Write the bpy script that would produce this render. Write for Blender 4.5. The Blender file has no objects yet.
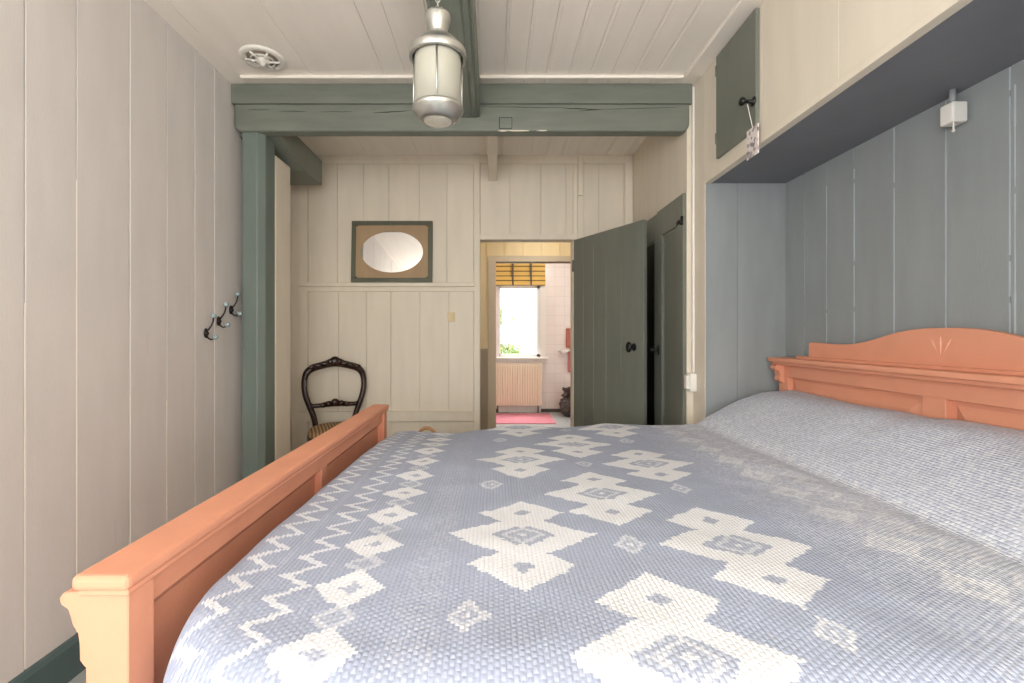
import bpy, bmesh, math, random
from mathutils import Vector, Matrix, noise

random.seed(7)
sc = bpy.context.scene
COL = sc.collection
PI = math.pi

# ------------------------------------------------------------------ camera, light, exposure
HC = 1.198                      # camera height
F = 456.0                       # focal length in pixels of the 1024 x 683 frame
cam = bpy.data.cameras.new('camera')
cam.sensor_fit = 'HORIZONTAL'
cam.sensor_width = 36.0
cam.lens = F / 1024 * 36.0
cam.shift_x = (512 - 494) / 1024
cam.shift_y = -(341.5 - 335) / 1024
cam.clip_start = 0.02
camo = bpy.data.objects.new('camera', cam)
COL.objects.link(camo)
camo.location = (0, 0, HC)
camo.rotation_euler = (PI / 2, 0, 0)
sc.camera = camo

w = bpy.data.worlds.new('World')
sc.world = w
w.use_nodes = True
bg = w.node_tree.nodes['Background']
bg.inputs['Color'].default_value = (0.86, 0.93, 1.0, 1)
bg.inputs['Strength'].default_value = 3.0


def area(name, loc, rot, sx, sy, power, color):
    l = bpy.data.lights.new(name, 'AREA')
    l.shape = 'RECTANGLE'
    l.size, l.size_y = sx, sy
    l.energy = power
    l.color = color
    o = bpy.data.objects.new(name, l)
    o.location = loc
    o.rotation_euler = rot
    COL.objects.link(o)
    return o


# daylight entering by the two windows behind the camera, and by the window of the room beyond the door
DAY = (0.985, 0.985, 1.0)
area('daylight_window_1', (-0.72, -2.46, 1.50), (PI / 2 + 0.45, 0, 0), 1.05, 1.4, 15, DAY)
area('daylight_window_2', (0.68, -2.46, 1.50), (PI / 2 + 0.45, 0, 0), 1.05, 1.4, 32, DAY)
area('daylight_window_3', (0.40, 8.0, 3.0), (-math.radians(52), 0, 0), 1.3, 1.1, 170, (1.0, 0.97, 0.94))
area('daylight_window_4', (-1.60, -1.45, 1.50), (0, -PI / 2 - 0.35, 0), 1.4, 1.5, 58, DAY)
area('daylight_added_window_5', (1.26, -1.60, 1.40), (0, PI / 2 + 0.35, 0), 1.1, 1.2, 38, DAY)  # side light added to brighten the footboard and lower plank wall

vs = sc.view_settings
vs.view_transform = 'Standard'
vs.look = 'None'
vs.gamma = 1.0
vs.use_curve_mapping = False
vs.exposure = 0.45
sc.cycles.use_denoising = True
sc.cycles.max_bounces = 10
sc.cycles.diffuse_bounces = 6
sc.cycles.sample_clamp_indirect = 6.0
sc.cycles.caustics_reflective = False
sc.cycles.caustics_refractive = False


# ------------------------------------------------------------------ materials
def lin(c):
    r = []
    for v in c:
        v = v / 255.0
        r.append(v / 12.92 if v <= 0.04045 else ((v + 0.055) / 1.055) ** 2.4)
    return (r[0], r[1], r[2], 1.0)


def new_mat(name):
    m = bpy.data.materials.new(name)
    m.use_nodes = True
    nt = m.node_tree
    return m, nt, nt.nodes['Principled BSDF']


def paint(name, rgb, rough=0.5, var=0.05, scale=(6, 6, 1.2), bump=0.15, metal=0.0, chips=None, spec=0.35):
    """brushed paint: faint streaky tone variation, fine bump and, if asked, worn chips of another colour"""
    m, nt, b = new_mat(name)
    N, L = nt.nodes, nt.links
    tc = N.new('ShaderNodeTexCoord')
    mp = N.new('ShaderNodeMapping')
    mp.inputs['Scale'].default_value = scale
    L.new(tc.outputs['Object'], mp.inputs['Vector'])
    n1 = N.new('ShaderNodeTexNoise')
    n1.inputs['Scale'].default_value = 2.0
    n1.inputs['Detail'].default_value = 5.0
    L.new(mp.outputs['Vector'], n1.inputs['Vector'])
    cr = N.new('ShaderNodeValToRGB')
    c = lin(rgb)
    cr.color_ramp.elements[0].position = 0.3
    cr.color_ramp.elements[1].position = 0.7
    cr.color_ramp.elements[0].color = tuple(v * (1 - var * 1.6) for v in c[:3]) + (1,)
    cr.color_ramp.elements[1].color = tuple(min(1, v * (1 + var)) for v in c[:3]) + (1,)
    L.new(n1.outputs['Fac'], cr.inputs['Fac'])
    col_out = cr.outputs['Color']
    if chips:
        n3 = N.new('ShaderNodeTexNoise')
        n3.inputs['Scale'].default_value = chips[1]
        n3.inputs['Detail'].default_value = 6.0
        mp3 = N.new('ShaderNodeMapping')
        mp3.inputs['Scale'].default_value = chips[3]
        L.new(tc.outputs['Object'], mp3.inputs['Vector'])
        L.new(mp3.outputs['Vector'], n3.inputs['Vector'])
        r3 = N.new('ShaderNodeValToRGB')
        r3.color_ramp.elements[0].position = chips[2]
        r3.color_ramp.elements[1].position = chips[2] + 0.02
        L.new(n3.outputs['Fac'], r3.inputs['Fac'])
        mx = N.new('ShaderNodeMixRGB')
        mx.inputs['Color2'].default_value = lin(chips[0])
        L.new(r3.outputs['Color'], mx.inputs['Fac'])
        L.new(col_out, mx.inputs['Color1'])
        col_out = mx.outputs['Color']
    L.new(col_out, b.inputs['Base Color'])
    b.inputs['Roughness'].default_value = rough
    b.inputs['Metallic'].default_value = metal
    b.inputs['Specular IOR Level'].default_value = spec
    if bump:
        n2 = N.new('ShaderNodeTexNoise')
        n2.inputs['Scale'].default_value = 30
        n2.inputs['Detail'].default_value = 3
        L.new(mp.outputs['Vector'], n2.inputs['Vector'])
        bp = N.new('ShaderNodeBump')
        bp.inputs['Strength'].default_value = bump
        bp.inputs['Distance'].default_value = 0.004
        L.new(n2.outputs['Fac'], bp.inputs['Height'])
        L.new(bp.outputs['Normal'], b.inputs['Normal'])
    return m


M = {}
M['cream'] = paint('cream_paint', (228, 218, 200), 0.5, 0.03)
M['white_wall'] = paint('off_white_paint', (218, 212, 207), 0.5, 0.03, chips=((214, 204, 194), 2.2, 0.70, (9, 9, 1)))
M['ceiling'] = paint('ceiling_paint', (246, 238, 228), 0.55, 0.02, (6, 1.2, 6))
M['filler'] = paint('old_filler', (184, 192, 194), 0.7, 0.1)
M['green'] = paint('grey_green_paint', (118, 122, 112), 0.42, 0.05)
M['green_door'] = paint('grey_green_door_paint', (118, 121, 111), 0.4, 0.05)
M['beam'] = paint('aged_green_beam_paint', (118, 123, 113), 0.45, 0.08, (2, 12, 12), 0.35,
                  chips=((80, 88, 84), 3.0, 0.72, (1.2, 14, 30)))
M['crack'] = paint('open_wood_crack', (40, 46, 44), 0.8, 0.1, bump=0)
M['joist'] = paint('aged_green_joist_paint', (124, 130, 120), 0.45, 0.10, (12, 1.5, 12), 0.3,
                   chips=((70, 80, 76), 3.0, 0.70, (14, 1.2, 20)))
M['post'] = paint('green_post_paint', (110, 121, 114), 0.45, 0.06)
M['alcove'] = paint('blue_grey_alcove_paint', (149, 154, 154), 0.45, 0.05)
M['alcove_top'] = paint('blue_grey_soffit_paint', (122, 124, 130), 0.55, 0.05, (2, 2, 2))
M['skirt'] = paint('dark_green_skirting_paint', (82, 101, 101), 0.4, 0.05)
M['floor'] = paint('grey_floor_paint', (172, 176, 176), 0.4, 0.05, (6, 1, 6))
M['orange'] = paint('terracotta_paint', (226, 158, 128), 0.5, 0.04, (3, 3, 3), 0.12, spec=0.15)
M['orange_carve'] = paint('terracotta_highlight_paint', (235, 178, 150), 0.5, 0.04)  # lighter terracotta, paints the highlight onto the carved fan
M['black'] = paint('black_iron', (22, 22, 22), 0.35, 0.1, bump=0)
M['ceramic'] = paint('pale_blue_ceramic', (150, 168, 172), 0.2, 0.04, bump=0)
M['wood_dark'] = paint('dark_mahogany', (52, 30, 23), 0.25, 0.25, (20, 20, 4), 0.2, spec=0.5)
M['seat'] = paint('striped_seat_cloth', (160, 128, 92), 0.85, 0.1)
M['white_plastic'] = paint('white_plastic', (236, 232, 224), 0.35, 0.01, bump=0)
M['ivory_plastic'] = paint('ivory_plastic', (226, 205, 160), 0.4, 0.02, bump=0)
M['metal'] = paint('brushed_nickel', (188, 188, 182), 0.32, 0.06, (3, 3, 30), 0.05, metal=0.9)
M['frame'] = paint('grey_green_frame', (98, 98, 82), 0.45, 0.08)
M['mat'] = paint('tan_mount', (176, 150, 118), 0.8, 0.05)
M['yellow'] = paint('warm_cream_paint', (236, 218, 178), 0.5, 0.03)
M['taupe'] = paint('taupe_paint', (206, 193, 172), 0.5, 0.03)
M['wainscot'] = paint('taupe_wainscot_paint', (170, 156, 138), 0.5, 0.03)
M['radiator'] = paint('cream_radiator_enamel', (240, 222, 198), 0.35, 0.02)
M['bag'] = paint('dark_plastic_bag', (74, 62, 58), 0.3, 0.3, (8, 8, 8), 0.3, spec=0.6)
M['rug'] = paint('pink_rug_pile', (208, 134, 146), 0.95, 0.08, (20, 20, 20), 0.5)
M['towel'] = paint('coral_towel', (240, 168, 148), 0.95, 0.06, (20, 20, 20), 0.4)
M['towel2'] = paint('pink_towel', (240, 172, 172), 0.95, 0.06, (20, 20, 20), 0.4)
M['rattan'] = paint('tan_bentwood', (196, 150, 108), 0.6, 0.12, (20, 20, 20), 0.3)
M['leaf'] = paint('green_leaves', (158, 182, 112), 0.6, 0.25, (4, 4, 4), 0)
M['ground'] = paint('pale_paving', (196, 192, 184), 0.8, 0.05)
M['outdoor'] = M['leaf']
M['dark_skirt'] = paint('dark_skirting', (92, 84, 78), 0.5, 0.05)
M['dark_panel'] = paint('near_black_panel', (20, 22, 22), 0.18, 0.1, bump=0, spec=0.5)  # near-black glossy colour for the second closet leaf

m, nt, b = new_mat('mirror_glass')
b.inputs['Base Color'].default_value = (0.93, 0.92, 0.9, 1)
b.inputs['Metallic'].default_value = 1.0
b.inputs['Roughness'].default_value = 0.03
M['mirror'] = m

m, nt, b = new_mat('frosted_glass')
b.inputs['Base Color'].default_value = lin((204, 200, 184))
b.inputs['Roughness'].default_value = 0.35
b.inputs['Transmission Weight'].default_value = 0.35
b.inputs['IOR'].default_value = 1.3
M['frosted'] = m

m, nt, b = new_mat('bulb_glass')
b.inputs['Base Color'].default_value = lin((236, 232, 216))
b.inputs['Roughness'].default_value = 0.3
M['bulb'] = m

# wall tile: brick texture grid
m, nt, b = new_mat('pale_wall_tile')
N, L = nt.nodes, nt.links
tc = N.new('ShaderNodeTexCoord')
mp = N.new('ShaderNodeMapping')
mp.inputs['Rotation'].default_value = (PI / 2, 0, 0)
L.new(tc.outputs['Object'], mp.inputs['Vector'])
bt = N.new('ShaderNodeTexBrick')
bt.offset = 0.0
bt.inputs['Scale'].default_value = 1.0
bt.inputs['Brick Width'].default_value = 0.15
bt.inputs['Row Height'].default_value = 0.15
bt.inputs['Mortar Size'].default_value = 0.003
bt.inputs['Color1'].default_value = lin((240, 230, 224))
bt.inputs['Color2'].default_value = lin((236, 226, 219))
bt.inputs['Mortar'].default_value = lin((222, 209, 201))
L.new(mp.outputs['Vector'], bt.inputs['Vector'])
L.new(bt.outputs['Color'], b.inputs['Base Color'])
b.inputs['Roughness'].default_value = 0.25
M['tile'] = m

# woven blind: yellow and dark brown bands
m, nt, b = new_mat('woven_blind_bands')
N, L = nt.nodes, nt.links
tc = N.new('ShaderNodeTexCoord')
sp = N.new('ShaderNodeSeparateXYZ')
L.new(tc.outputs['Object'], sp.inputs['Vector'])
mt = N.new('ShaderNodeMath'); mt.operation = 'MULTIPLY'; mt.inputs[1].default_value = 2 * PI / 0.075
L.new(sp.outputs['Z'], mt.inputs[0])
sn = N.new('ShaderNodeMath'); sn.operation = 'SINE'
L.new(mt.outputs[0], sn.inputs[0])
cr = N.new('ShaderNodeValToRGB')
cr.color_ramp.elements[0].position = 0.0
cr.color_ramp.elements[0].color = lin((120, 86, 44))
cr.color_ramp.elements[1].position = 0.30
cr.color_ramp.elements[1].color = lin((232, 194, 110))
ad = N.new('ShaderNodeMath'); ad.operation = 'MULTIPLY_ADD'; ad.inputs[1].default_value = 0.5; ad.inputs[2].default_value = 0.5
L.new(sn.outputs[0], ad.inputs[0])
L.new(ad.outputs[0], cr.inputs['Fac'])
L.new(cr.outputs['Color'], b.inputs['Base Color'])
b.inputs['Roughness'].default_value = 0.8
M['blind'] = m

# printed tag
m, nt, b = new_mat('printed_card')
N, L = nt.nodes, nt.links
tc = N.new('ShaderNodeTexCoord')
n1 = N.new('ShaderNodeTexNoise'); n1.inputs['Scale'].default_value = 45; n1.inputs['Detail'].default_value = 3
L.new(tc.outputs['Object'], n1.inputs['Vector'])
cr = N.new('ShaderNodeValToRGB')
cr.color_ramp.elements[0].position = 0.40; cr.color_ramp.elements[0].color = lin((140, 128, 132))
cr.color_ramp.elements[1].position = 0.52; cr.color_ramp.elements[1].color = lin((232, 222, 216))
L.new(n1.outputs['Fac'], cr.inputs['Fac'])
L.new(cr.outputs['Color'], b.inputs['Base Color'])
b.inputs['Roughness'].default_value = 0.7
M['card'] = m

# seat cloth stripes
nt = M['seat'].node_tree
N, L = nt.nodes, nt.links
b = N['Principled BSDF']
tc = N.new('ShaderNodeTexCoord'); wv = N.new('ShaderNodeTexWave')
wv.inputs['Scale'].default_value = 14; wv.inputs['Distortion'].default_value = 1.0
L.new(tc.outputs['Object'], wv.inputs['Vector'])
cr = N.new('ShaderNodeValToRGB')
cr.color_ramp.elements[0].color = lin((112, 82, 56)); cr.color_ramp.elements[1].color = lin((186, 156, 116))
L.new(wv.outputs['Fac'], cr.inputs['Fac'])
L.new(cr.outputs['Color'], b.inputs['Base Color'])

# bedspread: woven colours per stitch from the mesh, knotted ribs as bump
m, nt, b = new_mat('woven_bedspread')
N, L = nt.nodes, nt.links
at = N.new('ShaderNodeAttribute'); at.attribute_name = 'weave'
uv = N.new('ShaderNodeUVMap'); uv.uv_map = 'cloth'
sp = N.new('ShaderNodeSeparateXYZ'); L.new(uv.outputs['UV'], sp.inputs['Vector'])


def mth(op, a, bb=None):
    n = N.new('ShaderNodeMath'); n.operation = op
    for i, v in enumerate((a, bb)):
        if v is None:
            continue
        if isinstance(v, (int, float)):
            n.inputs[i].default_value = v
        else:
            L.new(v, n.inputs[i])
    return n.outputs[0]


RIB, KNOT = 0.0086, 0.0112
ru = mth('MULTIPLY', sp.outputs['X'], PI / RIB)
rib = mth('ABSOLUTE', mth('SINE', ru))
idx = mth('FLOOR', mth('DIVIDE', sp.outputs['X'], RIB))
off = mth('MULTIPLY', idx, 1.9)
kn = mth('ABSOLUTE', mth('SINE', mth('ADD', mth('MULTIPLY', sp.outputs['Y'], PI / KNOT), off)))
hgt = mth('MULTIPLY', mth('POWER', rib, 0.6), mth('ADD', 0.45, mth('MULTIPLY', kn, 0.55)))
ns = N.new('ShaderNodeTexNoise'); ns.inputs['Scale'].default_value = 220; ns.inputs['Detail'].default_value = 2
L.new(uv.outputs['UV'], ns.inputs['Vector'])
hgt = mth('ADD', hgt, mth('MULTIPLY', ns.outputs['Fac'], 0.5))
bp = N.new('ShaderNodeBump'); bp.inputs['Strength'].default_value = 0.7; bp.inputs['Distance'].default_value = 0.003
L.new(hgt, bp.inputs['Height']); L.new(bp.outputs['Normal'], b.inputs['Normal'])
L.new(at.outputs['Color'], b.inputs['Base Color'])
b.inputs['Roughness'].default_value = 0.9
b.inputs['Specular IOR Level'].default_value = 0.15
M['cover'] = m


# ------------------------------------------------------------------ mesh helpers
class MB:
    def __init__(self):
        self.bm = bmesh.new()

    def _add(self, tb, mi=0, smooth=False):
        for f in tb.faces:
            f.material_index = mi
            f.smooth = smooth
        me = bpy.data.meshes.new('tmp')
        tb.to_mesh(me); tb.free()
        self.bm.from_mesh(me)
        bpy.data.meshes.remove(me)
        return self

    def box(self, x0, x1, y0, y1, z0, z1, mi=0, bev=0.0, seg=2):
        tb = bmesh.new()
        bmesh.ops.create_cube(tb, size=1.0)
        for v in tb.verts:
            v.co = Vector(((x0 + x1) / 2 + v.co.x * (x1 - x0), (y0 + y1) / 2 + v.co.y * (y1 - y0),
                           (z0 + z1) / 2 + v.co.z * (z1 - z0)))
        if bev:
            bmesh.ops.bevel(tb, geom=list(tb.edges), offset=bev, segments=seg, profile=0.5, affect='EDGES')
        return self._add(tb, mi)

    def prism(self, poly, axis, a, b_, mi=0, bev=0.0, seg=2):
        """poly: 2-D outline; axis 'x': (y,z), 'y': (x,z), 'z': (x,y)"""
        tb = bmesh.new()

        def P(p, t):
            return {'x': (t, p[0], p[1]), 'y': (p[0], t, p[1]), 'z': (p[0], p[1], t)}[axis]
        v0 = [tb.verts.new(P(p, a)) for p in poly]
        v1 = [tb.verts.new(P(p, b_)) for p in poly]
        tb.faces.new(v0); tb.faces.new(v1[::-1])
        n = len(poly)
        for i in range(n):
            tb.faces.new((v0[i], v1[i], v1[(i + 1) % n], v0[(i + 1) % n]))
        bmesh.ops.recalc_face_normals(tb, faces=list(tb.faces))
        if bev:
            es = [e for e in tb.edges if len(e.link_faces) == 2 and e.calc_face_angle() > 0.5]
            bmesh.ops.bevel(tb, geom=es, offset=bev, segments=seg, profile=0.5, affect='EDGES')
        return self._add(tb, mi)

    def lathe(self, prof, c=(0, 0, 0), n=32, mi=0, axis='z', close=True, smooth=True):
        """prof: list of (radius, height)"""
        tb = bmesh.new()
        rings = []
        for r, h in prof:
            ring = []
            for k in range(n):
                a = 2 * PI * k / n
                p = (r * math.cos(a), r * math.sin(a), h)
                if axis == 'x':
                    p = (p[2], p[0], p[1])
                elif axis == 'y':
                    p = (p[0], p[2], p[1])
                ring.append(tb.verts.new((c[0] + p[0], c[1] + p[1], c[2] + p[2])))
            rings.append(ring)
        for i in range(len(rings) - 1):
            for k in range(n):
                tb.faces.new((rings[i][k], rings[i][(k + 1) % n], rings[i + 1][(k + 1) % n], rings[i + 1][k]))
        if close:
            if prof[0][0] > 1e-6:
                tb.faces.new(rings[0][::-1])
            if prof[-1][0] > 1e-6:
                tb.faces.new(rings[-1])
        bmesh.ops.remove_doubles(tb, verts=list(tb.verts), dist=1e-6)
        bmesh.ops.recalc_face_normals(tb, faces=list(tb.faces))
        return self._add(tb, mi, smooth)

    def tube(self, pts, rad, n=10, mi=0, closed=False, flat=1.0):
        pts = [Vector(p) for p in pts]
        if not isinstance(rad, (list, tuple)):
            rad = [rad] * len(pts)
        tb = bmesh.new()
        rings = []
        up = None
        N_ = len(pts)
        for i, p in enumerate(pts):
            if closed:
                t = (pts[(i + 1) % N_] - pts[i - 1]).normalized()
            else:
                t = (pts[min(i + 1, N_ - 1)] - pts[max(i - 1, 0)]).normalized()
            if up is None:
                up = Vector((0, 0, 1)) if abs(t.z) < 0.9 else Vector((1, 0, 0))
            s = t.cross(up).normalized()
            u = s.cross(t).normalized()
            up = u
            rings.append([tb.verts.new(p + (s * math.cos(2 * PI * k / n) + u * flat * math.sin(2 * PI * k / n)) * rad[i])
                          for k in range(n)])
        m_ = N_ if closed else N_ - 1
        for i in range(m_):
            a, b_ = rings[i], rings[(i + 1) % N_]
            for k in range(n):
                tb.faces.new((a[k], a[(k + 1) % n], b_[(k + 1) % n], b_[k]))
        if not closed:
            tb.faces.new(rings[0][::-1]); tb.faces.new(rings[-1])
        bmesh.ops.recalc_face_normals(tb, faces=list(tb.faces))
        return self._add(tb, mi, True)

    def ball(self, c, r, mi=0, n=14, sc_=(1, 1, 1)):
        tb = bmesh.new()
        bmesh.ops.create_uvsphere(tb, u_segments=n, v_segments=max(6, n // 2 + 1), radius=r)
        for v in tb.verts:
            v.co = Vector((c[0] + v.co.x * sc_[0], c[1] + v.co.y * sc_[1], c[2] + v.co.z * sc_[2]))
        return self._add(tb, mi, True)

    def build(self, name, mats, parent=None, local=False):
        if not isinstance(mats, (list, tuple)):
            mats = [mats]
        if parent is None:
            xs = [v.co for v in self.bm.verts]
            off = Vector(((min(v.x for v in xs) + max(v.x for v in xs)) / 2,
                          (min(v.y for v in xs) + max(v.y for v in xs)) / 2, min(v.z for v in xs)))
        elif local:
            off = Vector((0, 0, 0))
        else:
            r = parent
            while r.parent:
                r = r.parent
            off = Vector(r.location)
        for v in self.bm.verts:
            v.co -= off
        me = bpy.data.meshes.new(name)
        self.bm.to_mesh(me); self.bm.free()
        for mm in mats:
            me.materials.append(M[mm])
        o = bpy.data.objects.new(name, me)
        COL.objects.link(o)
        if parent is None:
            o.location = off
        else:
            o.parent = parent
        return o


def tag(o, label, cat, group=None, kind=None):
    o['label'] = label
    o['category'] = cat
    if group:
        o['group'] = group
    if kind:
        o['kind'] = kind
    return o


def thing(name, loc, label, cat, group=None, rz=0.0, kind=None):
    o = bpy.data.objects.new(name, None)
    o.empty_display_size = 0.05
    COL.objects.link(o)
    o.location = loc
    o.rotation_euler = (0, 0, rz)
    return tag(o, label, cat, group, kind)


def struct(o, label, cat):
    return tag(o, label, cat, None, 'structure')


def copy_tree(o, parent=None):
    c = o.copy()
    COL.objects.link(c)
    c.parent = parent
    for ch in list(o.children):
        copy_tree(ch, c)
    return c


def lerp(a, b_, t):
    return a + (b_ - a) * t


def sstep(a, b_, x):
    t = max(0.0, min(1.0, (x - a) / (b_ - a)))
    return t * t * (3 - 2 * t)


# ------------------------------------------------------------------ the setting
CEIL = 2.634
XL, XR, XA, XC = -1.489, 1.135, 1.565, 1.10
YB = -2.50                      # wall with the windows, behind the camera
YF = 3.62                       # far wall with the open door

g = MB()
for i in range(22):
    x0 = -1.75 + i * 0.185
    g.box(x0 + 0.0015, x0 + 0.1835, YB - 0.1, 7.2, -0.04, 0.0)
g.box(-1.75, 2.32, YB - 0.1, 7.2, -0.08, -0.004)
struct(g.build('floor', 'floor'), 'grey painted plank floor running under the bed', 'floor')


def planks_y(g, x, edges, z0, z1, sgn, gap=0.005, th=0.016, mi=0):
    """boards standing along Y on the plane X = x; sgn: side of the room (+1: room on +X)"""
    for a, b_ in zip(edges[:-1], edges[1:]):
        j = random.uniform(0, 0.0016)
        f = x - sgn * j
        xb = x - sgn * th
        g.box(min(f, xb), max(f, xb), a + gap / 2, b_ - gap / 2, z0, z1, mi, 0.0015, 1)
    g.box(*(sorted((x - sgn * th * 0.6, x - sgn * (th + 0.03)))), edges[0], edges[-1], z0, z1, mi)


def planks_x(g, y, edges, z0, z1, gap=0.005, th=0.016, mi=0, back=0.03):
    """boards standing along X on the plane Y = y, facing the camera"""
    for a, b_ in zip(edges[:-1], edges[1:]):
        j = random.uniform(0, 0.0016)
        g.box(a + gap / 2, b_ - gap / 2, y + j, y + th, z0, z1, mi, 0.0015, 1)
    g.box(edges[0], edges[-1], y + th * 0.6, y + th + back, z0, z1, mi)


# wall_left
g = MB()
planks_y(g, XL, [YB - 0.05, -2.38, -2.23], 0, CEIL, 1)
planks_y(g, XL, [-2.23, -2.01, -1.79, -1.57, -1.35, -1.13, -0.89, -0.67], 0, 0.72, 1)
planks_y(g, XL, [-2.23, -2.01, -1.79, -1.57, -1.35, -1.13, -0.89, -0.67], 2.28, CEIL, 1)
ed = [-0.67, -0.44, -0.22, 0.0, 0.22, 0.43, 0.64, 0.85, 1.05, 1.25,
      1.448, 1.628, 1.865, 2.076, 2.27, 2.43, 2.74]
planks_y(g, XL, ed, 0, CEIL, 1)
g.box(XL - 0.001, XL + 0.0006, 1.626, 1.630, 0.14, 1.75, 1)
g.box(XL - 0.001, XL + 0.0006, 1.4465, 1.4495, 0.14, 1.30, 1)
g.box(XL - 0.001, XL + 0.0006, 2.0745, 2.0775, 0.40, 0.9, 1)
planks_y(g, -1.61, [2.74, 2.96, 3.18, 3.40, 3.66], 0, CEIL, 1)
g.box(-1.68, XL - 0.002, 2.70, 2.74, 0, CEIL)
struct(g.build('wall_left', ['white_wall', 'ceiling']), 'off-white plank wall with vertical boards beside the footboard', 'wall')

g = MB()
g.prism([(XL - 0.002, 0), (XL + 0.022, 0), (XL + 0.022, 0.118), (XL + 0.012, 0.132), (XL - 0.002, 0.134)], 'y', YB + 0.02, 2.60)
struct(g.build('baseboard_left', 'skirt'), 'dark green skirting board along the off-white plank wall', 'baseboard')

# wall_back: the far wall with the doorway
PX = YF / F


def fx(px):
    return (px - 494) * PX


def fz(py):
    return HC + (335 - py) * PX


DX0, DX1, DZ = fx(480), fx(573), 1.957
g = MB()
up = [-1.66] + [fx(v) for v in (299.5, 308, 337.5, 363.9, 389, 419.5, 447, 474)] + [DX0]
lo = [-1.66] + [fx(v) for v in (299.5, 308.6, 338.6, 366.4, 391, 420, 448.8, 474)] + [DX0]
planks_x(g, YF, up, 1.58, CEIL)
planks_x(g, YF, lo, 0.0, 1.58)
planks_x(g, YF, [DX0] + [fx(v) for v in (509.7, 540.6, 566)] + [DX1], DZ, CEIL)
planks_x(g, YF, [DX1] + [fx(v) for v in (598.6, 623.6)] + [1.30], DZ, CEIL)
planks_x(g, YF, [DX1, 0.85, 1.04, 1.30], 0.0, DZ)
g.box(-1.66, DX0, YF + 0.04, YF + 0.12, 0, CEIL)
g.box(DX1, 1.30, YF + 0.04, YF + 0.12, 0, CEIL)
g.box(DX0, DX1, YF + 0.04, YF + 0.12, DZ, CEIL)
struct(g.build('wall_back', 'cream'), 'cream plank wall with the mirror, the chair and the open doorway', 'wall')

k = 0


def trim(mats, label, *boxes, bev=0.003):
    global k
    k += 1
    g = MB()
    for q in boxes:
        g.box(*q, 0, bev, 2)
    return struct(g.build('trim_%d' % k, mats), label, 'trim')


trim('cream', 'cream ledge rail under the oval mirror', (fx(299.5), fx(474.5), YF - 0.036, YF + 0.004, fz(287), fz(283)),
     (fx(299.5), fx(474.5), YF - 0.016, YF + 0.004, fz(291.5), fz(287)))
trim('cream', 'low cream rail on the plank wall behind the chair', (fx(299.5), fx(474.5), YF - 0.018, YF + 0.004, fz(421), fz(412)),
     (fx(299.5), fx(474.5), YF - 0.026, YF + 0.004, fz(413.5), fz(411)))
trim('cream', 'cream cornice strip where the plank wall meets the ceiling', (-1.60, 1.0365, YF - 0.0125, YF + 0.004, fz(164), fz(159.5)),
     (-1.60, 1.09, YF - 0.006, YF + 0.004, fz(159.5), CEIL - 0.002))
trim('cream', 'cream door casing around the open doorway', (fx(474), fx(480), YF - 0.022, YF + 0.02, 0, CEIL - 0.003),
     (fx(480), fx(577), YF - 0.018, YF + 0.02, fz(240), fz(234.5)),
     (fx(577), fx(583), YF - 0.024, YF + 0.02, DZ, CEIL - 0.003),
     (fx(577.5), fx(582), YF - 0.045, YF + 0.0, fz(197), fz(158)))
trim('cream', 'cream corner strip above the closet', (fx(624.5), 1.112, YF - 0.012, YF + 0.02, 0.0, CEIL - 0.003))
trim('cream', 'cream corner strip behind the chair', (fx(299.5), fx(308), YF - 0.012, YF + 0.02, 0.0, CEIL - 0.003))
trim('cream', 'cream boxed corner behind the green post', (-1.62, -1.315, 2.742, 2.954, 0, 2.285), bev=0.012)

# ceiling boards
g = MB()
cx = [-1.80, -1.394, -1.0, -0.60, -0.482, -0.30, -0.07, 0.056, 0.169, 0.283, 0.407, 0.525, 0.64, 0.76, 0.88, 1.04, 1.20]
for a, b_ in zip(cx[:-1], cx[1:]):
    j = random.uniform(0, 0.0012)
    g.box(a + 0.0008, b_ - 0.0008, YB - 0.1, YF + 0.1, CEIL - 0.012 + j, CEIL + 0.01, 0, 0.0015, 1)
    if a > 0:
        g.box(a + 0.012, a + 0.020, YB, YF, CEIL - 0.014 + j, CEIL, 0, 0.002, 1)
g.box(-1.85, 1.25, YB - 0.1, YF + 0.1, CEIL - 0.001, CEIL + 0.05)
struct(g.build('ceiling', 'ceiling'), 'cream boarded ceiling with the lantern hanging below', 'ceiling')
ZC = CEIL - 0.012
trim('ceiling', 'slim cream moulding on the ceiling in front of the green beam', (-1.39, -0.2545, 2.49, 2.512, ZC - 0.018, ZC),
     (-0.078, 1.04, 2.49, 2.512, ZC - 0.018, ZC), bev=0.006)
trim('ceiling', 'flat cream ceiling border along the wall above the alcove', (1.045, XR, YB, 2.49, ZC - 0.014, ZC + 0.002))

# right side: wall above the alcove, pier, closet front
g = MB()
yy = [YB, -1.2, -0.75, -0.3, 0.15, 0.6, 1.05, 1.5, 1.93, 2.453]
for a, b_ in zip(yy[:-1], yy[1:]):
    g.box(XR, XR + 0.03, a + 0.001, b_ - 0.001, 2.015, CEIL, 0, 0.001, 1)
g.box(XR - 0.006, XR + 0.03, 0.48, 2.453, 2.0105, 2.036, 0, 0.002)
g.box(XR + 0.02, XR + 0.05, YB, 2.453, 2.015, CEIL)
g.box(XR, XR + 0.05, 2.453, 2.60, 0, CEIL, 0, 0.003)
g.box(XR, XR + 0.05, YB, -2.25, 0, 2.02)
g.box(XR, XR + 0.05, -0.95, 0.48, 0, 2.02)
g.box(XR, XR + 0.05, -2.25, -0.95, 0, 0.72)
struct(g.build('wall_right', 'cream'), 'cream wall above the blue-grey bed alcove', 'wall')

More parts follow.
